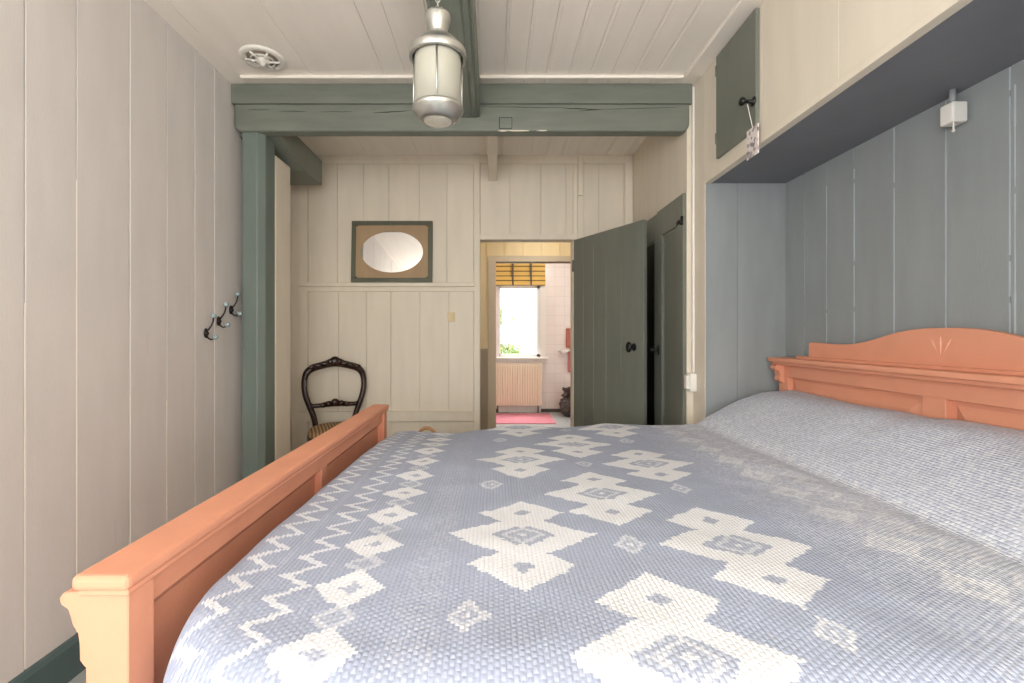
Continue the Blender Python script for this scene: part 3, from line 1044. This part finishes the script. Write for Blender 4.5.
g.box(-0.632, -0.556, 0.692, 2.398, 0.801, 0.812, 0, 0.002, 1)
g.build('cap', 'orange', foot)
for ya, yb in ((Y0, Y0 + 0.055), (Y1 - 0.055, Y1)):
    g = MB(); g.box(FX0, FX1, ya, yb, 0.0, 0.804, 0, 0.002, 1)
    g.build('post', 'orange', foot)
    q = 0.70 / F
    prof = [(-0.625, 0.803), (-0.648, 0.803)]
    for (px, py) in ((63, 593), (58.5, 599), (60, 605), (67, 610), (69.5, 617), (72, 626), (77, 634), (78.5, 645), (79, 661), (84, 668)):
        prof.append(((px - 494) * q, HC - (py - 335) * q))
    prof.append((-0.625, HC - (668 - 335) * q))
    g = MB(); g.prism(prof, 'y', ya + 0.0005, yb - 0.0005, 0, 0.0015, 1)
    g.build('corbel', 'orange', foot)

HXF = 1.490                     # headboard face
g = MB()
g.box(HXF, 1.545, 0.70, 2.385, 0.985, 1.058, 0, 0.002, 1)
g.box(HXF, 1.545, 0.70, 2.385, 0.25, 0.50)
head = g.build('headboard', 'orange', bed)
for ya, yb in ((0.70, 0.78), (1.504, 1.588), (2.312, 2.385)):
    g = MB(); g.box(HXF, 1.545, ya, yb, 0.0 if ya != 1.504 else 0.3, 0.99, 0, 0.002, 1)
    g.build('stile', 'orange', head)
for ya, yb in ((0.78, 1.504), (1.588, 2.312)):
    g = MB()
    g.box(HXF + 0.024, 1.54, ya - 0.002, yb + 0.002, 0.45, 0.988)
    # raised field with sloping edges
    tb = bmesh.new()
    zb, zt = 0.48, 0.968
    o1 = [(HXF + 0.024, ya + 0.012, zb), (HXF + 0.024, yb - 0.012, zb), (HXF + 0.024, yb - 0.012, zt), (HXF + 0.024, ya + 0.012, zt)]
    o2 = [(HXF + 0.008, ya + 0.055, zb), (HXF + 0.008, yb - 0.055, zb), (HXF + 0.008, yb - 0.055, zt - 0.038), (HXF + 0.008, ya + 0.055, zt - 0.038)]
    va = [tb.verts.new(p) for p in o1]; vb = [tb.verts.new(p) for p in o2]
    for i in range(4):
        tb.faces.new((va[i], va[(i + 1) % 4], vb[(i + 1) % 4], vb[i]))
    tb.faces.new(vb)
    bmesh.ops.recalc_face_normals(tb, faces=list(tb.faces))
    g._add(tb)
    g.build('panel', 'orange', head)
g = MB()
g.box(1.440, 1.552, 0.690, 2.402, 1.060, 1.082, 0, 0.006, 3)
g.box(1.458, 1.552, 0.700, 2.392, 1.046, 1.061, 0, 0.003, 2)
g.build('shelf', 'orange', head)
# crest board with its wavy outline, mirror-symmetric about the bed axis
half = [(0.0, 1.2225), (0.06, 1.2215), (0.12, 1.2165), (0.17, 1.208), (0.215, 1.197), (0.26, 1.184), (0.31, 1.172), (0.36, 1.163), (0.42, 1.1575), (0.48, 1.157),
        (0.54, 1.159), (0.60, 1.162), (0.645, 1.163)]
pr = [(1.546 - y, z) for y, z in half[::-1]] + [(1.546 + y, z) for y, z in half[1:]]
pr = pr + [(1.546 + 0.650, 1.150), (1.546 + 0.650, 1.080), (1.546 - 0.650, 1.080), (1.546 - 0.650, 1.150)]
g = MB(); g.prism(pr, 'x', 1.515, 1.540, 0, 0.003, 2)
g.box(1.500, 1.545, 1.546 - 0.72, 1.546 + 0.72, 1.080, 1.094, 0, 0.003, 2)
crest = g.build('crest', 'orange', head)
g = MB()
for a, l in ((-28, 0.062), (0, 0.082), (28, 0.062)):
    ca, sa = math.cos(math.radians(a)), math.sin(math.radians(a))
    zc = 1.118
    p = lambda t, s: (1.546 - (t * sa + s * ca), zc + t * ca - s * sa)
    q0, q1 = 0.010 if a == 0 else 0.026, l * (0.95 if a == 0 else 1.25)
    g.prism([p(q0, 0), p((q0 + q1) / 2 + 0.008, 0.0034), p(q1, 0), p((q0 + q1) / 2 + 0.008, -0.0034)], 'x', 1.512, 1.5165, 0, 0.0015, 1)
g.ball((1.515, 1.546, 1.108), 0.004, 0, 8)
g.build('carved_fan', 'orange_carve', crest)
for ya, yb in ((0.70, 0.742), (2.343, 2.385)):
    prof = [(HXF + 0.002, 1.050), (1.446, 1.050)]
    for s in range(9):          # upper scroll
        a = math.radians(90 + 200 * s / 8)
        prof.append((1.458 + 0.014 * math.cos(a), 1.030 + 0.014 * math.sin(a)))
    for s in range(7):          # hollow and lower scroll
        a = math.radians(130 + 160 * s / 6)
        prof.append((1.478 + 0.012 * math.cos(a), 0.975 + 0.018 * math.sin(a)))
    prof.append((HXF + 0.002, 0.945))
    g = MB(); g.prism(prof, 'y', ya, yb)
    g.build('corbel', 'orange', head)
for ya, yb in ((0.722, 0.750), (2.335, 2.363)):
    g = MB(); g.box(FX1 - 0.004, HXF + 0.004, ya, yb, 0.28, 0.44, 0, 0.003, 1)
    g.build('side_rail', 'orange', bed)


# ------------------------------------------------------------------ bedspread
def near_edge(x):
    """Y of the hanging near edge; the corner by the footboard is rounded"""
    e = 0.50
    t = (x + 0.18) / -0.36
    if t > 0:
        t = min(t, 1.0)
        e += 0.34 * (1 - math.sqrt(max(0.0, 1 - t ** 2.2)))
    return e


def top_z(x, y):
    z = 0.752
    z += 0.010 * math.sin(y * 2.1 - 0.3) * (1 - sstep(0.9, 1.1, x))
    z -= 0.040 * sstep(1.7, 2.4, y) * sstep(0.35, -0.45, x)
    # loose bumps along the far side
    z += 0.010 * sstep(1.8, 2.3, y) * math.sin(x * 12.0 + 0.6)
    # pillows below the spread
    pl = sstep(0.96, 1.40, x)
    dip = 0.006 * math.exp(-((y - 1.546) / 0.05) ** 2)
    z += pl * (0.172 - dip + 0.004 * math.sin(y * 6))
    z -= 0.014 * math.exp(-((x - 1.035) / 0.035) ** 2)          # crease in front of the pillows
    z += 0.014 * math.exp(-((x - 0.86) / 0.10) ** 2) * sstep(1.2, 2.2, y)
    z += 0.006 * noise.noise(Vector((x * 4.2, y * 4.2, 1.3))) + 0.003 * noise.noise(Vector((x * 13, y * 13, 4.3)))
    return z


BLUE, WHITE, RING = (172, 180, 201), (236, 238, 243), (206, 198, 198)
CELLX, CELLY = 0.221, 0.635


def inside_diamond(x, y, cx_, cy_, rx, ry):
    return abs(x - cx_) / rx + abs(y - cy_) / ry < 1.0


def weave(x, y):
    """yarn colour of the stitch at (x, y) on the cloth: 0 blue, 1 white, 0.6 outline"""
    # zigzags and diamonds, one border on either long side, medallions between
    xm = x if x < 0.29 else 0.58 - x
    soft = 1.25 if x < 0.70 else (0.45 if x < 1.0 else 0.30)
    sx = math.floor(x / 0.007) * 0.007 + 0.0035
    xm2 = sx if sx < 0.29 else 0.58 - sx
    sy = math.floor(y / 0.007) * 0.007 + 0.0035
    val = 0.0
    if xm < -0.175 or x > 0.78:
        for cx_, amp in ((-0.452, 0.027), (-0.352, 0.027)):
            ph = (y / 0.072) % 1.0
            zig = (abs(ph - 0.5) * 4 - 1) * amp
            if abs(xm - cx_ - zig) < 0.0105:
                val = 0.85
        if abs(xm + 0.405) < 0.004 or abs(xm + 0.305) < 0.004:
            val = max(val, 0.10)
        per = 0.1625
        yc = round((y - 0.788) / per) * per + 0.788
        if inside_diamond(xm2, sy, -0.250, yc, 0.062, 0.058):
            val = 1.0
            if inside_diamond(xm2, sy, -0.250, yc, 0.017, 0.016):
                val = 0.2
        yc2 = round((y - 0.788 - per / 2) / per) * per + 0.788 + per / 2
        if inside_diamond(xm2, sy, -0.247, yc2, 0.036, 0.036):
            val = max(val, 0.55)
            if inside_diamond(xm2, sy, -0.247, yc2, 0.021, 0.021):
                val = 0.15
    elif -0.16 < xm < -0.085:
        val = 0.15 if noise.noise(Vector((x * 160, y * 160, 0))) > 0.05 else 0.0
    if -0.1 < x < 0.72:
        cols = {0: 0.062, 1: 0.284, 2: 0.506}
        sx -= 0.05 * (y - 1.0)
        for ci, cx_ in cols.items():
            y00 = (0.995, 1.255, 0.945)[ci]
            yc = round((y - y00) / CELLY) * CELLY + y00
            dx, dy = sx - cx_, sy - yc
            if abs(dx) / 0.162 + abs(dy) / 0.118 < 1.0:
                val = 1.0
                q = abs(dx) / 0.075 + abs(dy) / 0.060
                if q < 1.0:
                    val = 0.12
                    if 0.50 < q < 0.72:
                        val = 0.62
                    elif q < 0.18:
                        val = 0.8
            for s in (-1, 1):
                q = abs(dx) / 0.104 + abs(dy - s * 0.128) / 0.090
                if q < 1.0:
                    val = max(val, 1.0)
                    if abs(dx) / 0.023 + abs(dy - s * 0.134) / 0.020 < 1.0:
                        val = 0.1
            ys = round((y - y00 - CELLY / 2) / CELLY) * CELLY + y00 + CELLY / 2
            ox, oy = ((-0.088, 0.035), (0.0, 0.01), (0.012, 0.045))[ci]
            q = abs(sx - cx_ - ox) / 0.034 + abs(sy - ys - oy) / 0.042
            if q < 1.0 and val < 0.5:
                val = 0.62
                if q < 0.62:
                    val = 0.2
                if q < 0.22:
                    val = 0.8
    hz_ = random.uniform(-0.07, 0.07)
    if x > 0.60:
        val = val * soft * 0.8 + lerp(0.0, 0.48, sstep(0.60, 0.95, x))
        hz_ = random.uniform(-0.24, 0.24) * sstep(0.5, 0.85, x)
    return max(0.0, min(1.0, val + hz_))


def bedspread():
    xs = []
    x = -0.548
    while x < 1.478:
        xs.append(x); x += 0.0068
    xs.append(1.478)
    nv = 288
    YE = 2.405
    bm = bmesh.new()
    rows = []
    uvs = {}
    for x in xs:
        ye = near_edge(x)
        R = 0.13
        col = []
        # hanging skirt, rounded shoulder, top, far shoulder and far skirt
        prof = []
        for s in range(24):
            t = s / 24
            prof.append((ye - 0.014 * math.sin(t * PI) + 0.004 * math.sin(x * 25 + t * 4), lerp(0.26, 0.62, t), 0))
        for s in range(nv + 1):
            t = s / nv
            prof.append((lerp(ye, YE, t), None, 1))
        for s in range(1, 13):
            prof.append((YE + 0.004 * math.sin(x * 19), lerp(0.62, 0.30, s / 12), 0))
        s_acc = None
        prev = None
        for (y, z, k_) in prof:
            if z is None:
                dn, df = y - ye, YE - y
                dl = x + 0.548
                zt = top_z(x, y)
                drop = 0.0
                for dd, R_, h in ((dn, 0.15, zt - 0.62), (df, 0.14, zt - 0.62), (dl, 0.075, 0.15)):
                    if dd < R_:
                        u = 1 - dd / R_
                        drop += h * (1 - math.sqrt(max(0, 1 - u ** 2.4)))
                z = max(0.60, zt - drop)
            v = bm.verts.new((x, y, z))
            col.append(v)
            uvs[v] = (x, y)
        rows.append(col)
    faces = []
    for i in range(len(rows) - 1):
        a, b2 = rows[i], rows[i + 1]
        for j in range(len(a) - 1):
            f_ = bm.faces.new((a[j], b2[j], b2[j + 1], a[j + 1]))
            f_.smooth = True
    bm.verts.index_update()
    uvl = bm.loops.layers.uv.new('cloth')
    cols = []
    for f_ in bm.faces:
        c = f_.calc_center_median()
        for lp in f_.loops:
            p = lp.vert.co
            vv = p.y if p.z > 0.6 or p.y > 1 else p.y - (0.62 - p.z)
            if p.y > 2.40 and p.z < 0.62:
                vv = p.y + 0.62 - p.z
            lp[uvl].uv = (p.x, vv)
        yy_ = c.y
        if c.z < 0.62 and c.y < 1.0:
            yy_ = c.y - (0.62 - c.z)
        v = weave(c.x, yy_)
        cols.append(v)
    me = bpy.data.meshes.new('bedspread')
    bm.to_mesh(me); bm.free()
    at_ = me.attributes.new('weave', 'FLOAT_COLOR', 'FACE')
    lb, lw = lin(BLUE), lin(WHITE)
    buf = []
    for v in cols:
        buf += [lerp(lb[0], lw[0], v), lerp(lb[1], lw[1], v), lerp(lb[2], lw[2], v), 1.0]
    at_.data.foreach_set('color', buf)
    me.materials.append(M['cover'])
    o = bpy.data.objects.new('bedspread', me)
    COL.objects.link(o)
    return o


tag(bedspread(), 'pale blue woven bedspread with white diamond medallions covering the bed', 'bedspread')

# ------------------------------------------------------------------ chair
ch = thing('balloon_back_chair', (-1.125, 3.285, 0), 'dark carved wooden balloon-back chair with striped seat against the plank wall', 'chair', rz=math.radians(25))
SZ = 0.495


def seat_outline(s=1.0):
    pts = []
    for i in range(40):
        a = 2 * PI * i / 40
        c, n_ = math.cos(a), math.sin(a)
        wdt = 0.205 if n_ < 0 else 0.205 - 0.04 * n_
        pts.append((s * wdt * math.copysign(abs(c) ** 0.6, c), s * 0.195 * math.copysign(abs(n_) ** 0.6, n_)))
    return pts


g = MB(); g.prism(seat_outline(1.0), 'z', SZ - 0.055, SZ, 0, 0.006, 2)
g.build('seat_frame', 'wood_dark', ch, True)
tb = bmesh.new()
o_ = seat_outline(0.97)
rings = []
for (s, z) in ((1.0, SZ), (1.0, SZ + 0.022), (0.93, SZ + 0.038), (0.78, SZ + 0.050), (0.5, SZ + 0.058), (0.2, SZ + 0.061)):
    rings.append([tb.verts.new((x * s, y * s, z)) for x, y in o_])
for a, b_ in zip(rings[:-1], rings[1:]):
    for i in range(40):
        tb.faces.new((a[i], a[(i + 1) % 40], b_[(i + 1) % 40], b_[i]))
tb.faces.new(rings[-1])
g = MB(); g._add(tb, 0, True)
g.build('seat', 'seat', ch, True)
for s in (-1, 1):
    g = MB()
    g.tube([(s * 0.17, -0.165, SZ - 0.03), (s * 0.178, -0.178, 0.36), (s * 0.172, -0.172, 0.22), (s * 0.164, -0.164, 0.10), (s * 0.168, -0.170, 0.03), (s * 0.170, -0.174, 0.0)],
           [0.030, 0.030, 0.021, 0.016, 0.018, 0.020], 12)
    g.build('leg', 'wood_dark', ch, True)
    g = MB()
    g.tube([(s * 0.158, 0.185, SZ), (s * 0.160, 0.195, 0.30), (s * 0.168, 0.225, 0.12), (s * 0.172, 0.255, 0.0)], [0.021, 0.020, 0.017, 0.017], 12)
    g.build('leg', 'wood_dark', ch, True)
# hoop of the back: (half width, height)
hp = [(0.140, 0.43), (0.143, 0.49), (0.152, 0.56), (0.172, 0.625), (0.200, 0.69), (0.222, 0.755), (0.230, 0.82), (0.226, 0.88), (0.206, 0.925), (0.165, 0.952), (0.11, 0.966), (0.06, 0.978), (0.0, 0.985)]


def backy(z):
    return 0.187 + 0.06 * max(0, z - 0.45) ** 1.2


def smooth_curve(p, n=3):
    for _ in range(n):
        q = [p[0]]
        for a, b_ in zip(p[:-1], p[1:]):
            q.append(tuple(lerp(u, v, 0.25) for u, v in zip(a, b_)))
            q.append(tuple(lerp(u, v, 0.75) for u, v in zip(a, b_)))
        q.append(p[-1]); p = q
    return p


hp = [(w_ * 0.94, z) for w_, z in hp]
cv = [(-w_, backy(z), z) for w_, z in hp] + [(w_, backy(z), z) for w_, z in hp[::-1][1:]]
cv = smooth_curve(cv, 2)
rad = []
for (x, y, z) in cv:
    rad.append(0.0235 + 0.007 * sstep(0.85, 0.96, z) - 0.002 * sstep(0.6, 0.45, z))
g = MB(); g.tube(cv, rad, 12, 0, False, 0.9)
# raised ridge along the hoop
g.tube([(x * 0.965, y - 0.017, z - 0.002) for x, y, z in cv], 0.006, 8)
back = g.build('back_hoop', 'wood_dark', ch, True)
g = MB()
for (x, z, r, sx_, sz_) in ((0, 0.998, 0.030, 1.1, 0.95), (-0.028, 0.995, 0.024, 1.0, 0.8), (0.028, 0.995, 0.024, 1.0, 0.8), (0, 1.018, 0.018, 1.2, 0.7),
                            (-0.062, 0.982, 0.022, 1.5, 0.7), (0.062, 0.982, 0.022, 1.5, 0.7), (-0.105, 0.970, 0.019, 1.6, 0.7), (0.105, 0.970, 0.019, 1.6, 0.7),
                            (-0.15, 0.958, 0.014, 1.6, 0.8), (0.15, 0.958, 0.014, 1.6, 0.8)):
    g.ball((x * 1.1, backy(z) - 0.026, z), r * 1.2, 0, 12, (sx_, 0.75, sz_ * 1.15))
for x in (-0.05, -0.02, 0.02, 0.05):
    g.tube([(x * 0.4, backy(1) - 0.030, 0.975), (x, backy(1) - 0.032, 0.992), (x * 1.2, backy(1) - 0.026, 1.008)], 0.006, 6)
g.build('crest_carving', 'wood_dark', back, True)
g = MB()
zb = 0.672
pts = [(-0.176, zb + 0.005), (-0.15, zb - 0.004), (-0.10, zb - 0.002), (-0.05, zb + 0.004), (0, zb + 0.006), (0.05, zb + 0.004), (0.10, zb - 0.002), (0.15, zb - 0.004), (0.176, zb + 0.005)]
g.tube([(x, backy(z), z) for x, z in pts], [0.017, 0.016, 0.018, 0.021, 0.023, 0.021, 0.018, 0.016, 0.017], 10)
for (x, z, r) in ((0, zb + 0.016, 0.026), (-0.045, zb + 0.008, 0.020), (0.045, zb + 0.008, 0.020), (-0.085, zb + 0.0, 0.017), (0.085, zb, 0.017)):
    g.ball((x, backy(z) - 0.016, z), r * 1.1, 0, 12, (1.1, 0.8, 1.05))
g.build('cross_rail', 'wood_dark', back, True)

# ------------------------------------------------------------------ basket with hoop handle behind the bed
bx, by = (427 - 494) * 2.72 / F, 2.72
d = thing('handled_basket', (bx, by, 0), 'tan basket with a bentwood hoop handle peeping over the far edge of the bed', 'basket')
g = MB()
g.lathe([(0, 0.0), (0.10, 0.0), (0.115, 0.12), (0.125, 0.26), (0.118, 0.26), (0.108, 0.12), (0.095, 0.012), (0, 0.012)], (bx, by, 0), 28)
for z in (0.04, 0.09, 0.14, 0.19, 0.235):
    r_ = 0.102 + 0.09 * z
    g.tube([(bx + r_ * math.cos(2 * PI * s / 28), by + r_ * math.sin(2 * PI * s / 28), z) for s in range(28)], 0.007, 6, 0, True)
g.build('body', 'rattan', d)
pts = [(-0.118, 0.22), (-0.112, 0.36), (-0.092, 0.50), (-0.062, 0.60), (-0.03, 0.635), (0.0, 0.645), (0.03, 0.635), (0.062, 0.60), (0.092, 0.50), (0.112, 0.36), (0.118, 0.22)]
g = MB(); g.tube([(bx + x, by, z) for x, z in smooth_curve([(a, b_) for a, b_ in pts], 2)], 0.010, 10)
g.build('handle', 'rattan', d)

# ------------------------------------------------------------------ things in the room beyond the doorway
d = thing('radiator', (wx(519), YW - 0.06, 0.08), 'ribbed cream radiator under the far window', 'radiator')
rx0, rx1, rz0, rz1 = wx(497) - 0.05, wx(541.5), 0.11, wz(363)
g = MB()
g.box(rx0, rx1, YW - 0.10, YW - 0.04, rz0, rz1, 0, 0.006, 2)
x = rx0 + 0.02
while x < rx1 - 0.04:
    g.box(x, x + 0.024, YW - 0.112, YW - 0.098, rz0 + 0.03, rz1 - 0.03, 0, 0.006, 2)
    x += 0.038
g.build('panel', 'radiator', d)
for x in (rx0 + 0.12, rx1 - 0.12):
    MB().box(x - 0.015, x + 0.015, YW - 0.05, YW - 0.002, 0.3, 0.5).build('bracket', 'radiator', d)
for x in (rx0 + 0.06, rx1 - 0.06):
    MB().tube([(x, YW - 0.07, 0.0), (x, YW - 0.07, 0.13)], 0.011, 8).build('pipe', 'dark_skirt', d)

d = thing('roman_blind', (wx(520), YW - 0.03, 1.98), 'yellow and brown banded woven blind drawn up above the bright window', 'blind')
g = MB()
bz = 1.965
for i, (dz, dy) in enumerate(((0.0, 0.05), (0.035, 0.056), (0.07, 0.05), (0.105, 0.044))):
    g.box(wx(497) - 0.05, wx(545), YW - 0.055 - dy + 0.03, YW - 0.02, bz + dz, bz + dz + 0.034, 0, 0.006, 2)
g.box(wx(497) - 0.05, wx(545), YW - 0.035, YW - 0.02, bz + 0.13, 2.42)
g.build('cloth', 'blind', d)
for p in (512, 530):
    MB().box(wx(p), wx(p) + 0.022, YW - 0.088, YW - 0.0345, bz - 0.002, 2.42).build('tape', 'dark_skirt', d)
MB().box(wx(497) - 0.05, wx(545), YW - 0.06, YW - 0.002, 2.40, 2.45, 0, 0.004).build('head_rail', 'white_plastic', d)

tag(MB().box(-0.25, wx(548), 6.13, 6.92, 0.0, 0.012, 0, 0.004, 2).build('floor_rug', 'rug'), 'flat pink rug on the floor in front of the radiator', 'rug')

tx, ty = 1.13, 6.74
d = thing('bin_bag', (tx, ty, 0), 'dark bulging plastic bag standing by the tiled wall', 'bag')
tb = bmesh.new()
bmesh.ops.create_icosphere(tb, subdivisions=5, radius=1.0)
for v in tb.verts:
    c = v.co.copy()
    nz = noise.noise(c * 2.0) * 0.20 + abs(noise.noise(c * 4.5)) * 0.26 + noise.noise(c * 9.0) * 0.08
    r = 0.15 * (0.92 + nz) * (1.0 if c.z < 0.1 else 1 - 0.25 * (c.z - 0.1))
    v.co = Vector((tx + c.x * r, ty + c.y * r, max(0.0, 0.165 + c.z * 0.18 * (1 + 0.4 * nz))))
g = MB(); g._add(tb, 0, False); g.build('body', 'bag', d)
g = MB()
tb = bmesh.new()
ring0 = None
for (r_, z) in ((0.115, 0.300), (0.085, 0.335), (0.080, 0.352), (0.105, 0.385), (0.120, 0.412)):
    ring = []
    for q in range(36):
        a = 2 * PI * q / 36
        rr = r_ * (1 + 0.16 * math.sin(a * 7 + z * 20) + 0.10 * math.sin(a * 11))
        ring.append(tb.verts.new((tx + rr * math.cos(a), ty + rr * math.sin(a), z + 0.014 * math.sin(a * 5 + 1))))
    if ring0:
        for q in range(36):
            tb.faces.new((ring0[q], ring0[(q + 1) % 36], ring[(q + 1) % 36], ring[q]))
    ring0 = ring
g._add(tb, 0, False)
g.build('gathered_top', 'bag', d)

d = thing('towel_rail', (1.20, YW - 0.05, 0.93), 'white towel rail fixed to the pale tiled wall', 'towel rail')
g = MB(); g.tube([(0.98, YW - 0.06, 0.955), (1.62, YW - 0.06, 0.955)], 0.012, 10)
g.build('bar', 'white_plastic', d)
for x in (1.02, 1.58):
    MB().tube([(x, YW - 0.06, 0.955), (x, YW - 0.001, 0.955)], 0.014, 8).build('bracket', 'white_plastic', d)
d = thing('wall_lamp_cup', (1.075, YW - 0.07, 0.90), 'white tumbler cup on the tiled wall under the coral towel', 'cup')
MB().lathe([(0, 0.90), (0.045, 0.90), (0.055, 0.975), (0.05, 0.975), (0.042, 0.91), (0, 0.91)], (1.075, YW - 0.13, 0), 20).build('cup_body', 'white_plastic', d)
MB().box(1.062, 1.088, YW - 0.085, YW - 0.001, 0.925, 0.94).build('cup_holder', 'white_plastic', d)


def towel(name, x0, x1, z0, z1, mt_, label, y):
    tb = bmesh.new()
    nx, nz = 14, 8
    vs_ = []
    for i in range(nx + 1):
        row = []
        for j in range(nz + 1):
            x = lerp(x0, x1, i / nx); z = lerp(z0, z1, j / nz)
            row.append(tb.verts.new((x, y + 0.010 * math.sin(i * 1.3) * (1 - 0.6 * j / nz), z)))
        vs_.append(row)
    for i in range(nx):
        for j in range(nz):
            tb.faces.new((vs_[i][j], vs_[i + 1][j], vs_[i + 1][j + 1], vs_[i][j + 1]))
    bmesh.ops.solidify(tb, geom=list(tb.faces), thickness=0.012)
    g = MB(); g._add(tb, 0, True)
    return tag(g.build(name, mt_), label, 'towel')


towel('hanging_towel', 1.115, 1.42, 1.00, 1.30, 'towel', 'coral towel hanging above the white rail on the tiled wall', YW - 0.03)
towel('hanging_towel', 1.145, 1.45, 0.62, 0.94, 'towel2', 'pink towel hanging below the white rail on the tiled wall', YW - 0.03)

# ------------------------------------------------------------------ shrub outside the far window
d = thing('garden_shrub', (0.20, 8.6, -0.02), 'leafy green shrub outside the far window', 'shrub')
tb = bmesh.new()
for i in range(2600):
    a = random.uniform(0, 2 * PI)
    rr = 0.34 * math.sqrt(random.random())
    z = random.uniform(0.25, 1.70)
    rr *= 1.0 if z < 1.25 else max(0.15, 1.0 - 1.6 * (z - 1.25) + 0.25 * math.sin(a * 3))
    c = Vector((0.16 + rr * math.cos(a), 8.6 + rr * math.sin(a), z))
    u = Vector((random.gauss(0, 1), random.gauss(0, 1), random.gauss(0, 1))).normalized()
    w_ = u.cross(Vector((random.gauss(0, 1), random.gauss(0, 1), random.gauss(0, 1)))).normalized()
    l = random.uniform(0.03, 0.055)
    q = [c - u * l, c - w_ * l * 0.45, c + u * l, c + w_ * l * 0.45]
    tb.faces.new([tb.verts.new(p) for p in q])
g = MB(); g._add(tb); g.build('foliage', 'leaf', d)
g = MB()
for i in range(6):
    a = i * 1.05
    g.tube([(0.2, 8.6, -0.02), (0.2 + 0.1 * math.cos(a), 8.6 + 0.1 * math.sin(a), 0.6), (0.2 + 0.2 * math.cos(a), 8.6 + 0.2 * math.sin(a), 1.2)], [0.018, 0.012, 0.006], 6)
g.build('stems', 'rattan', d)
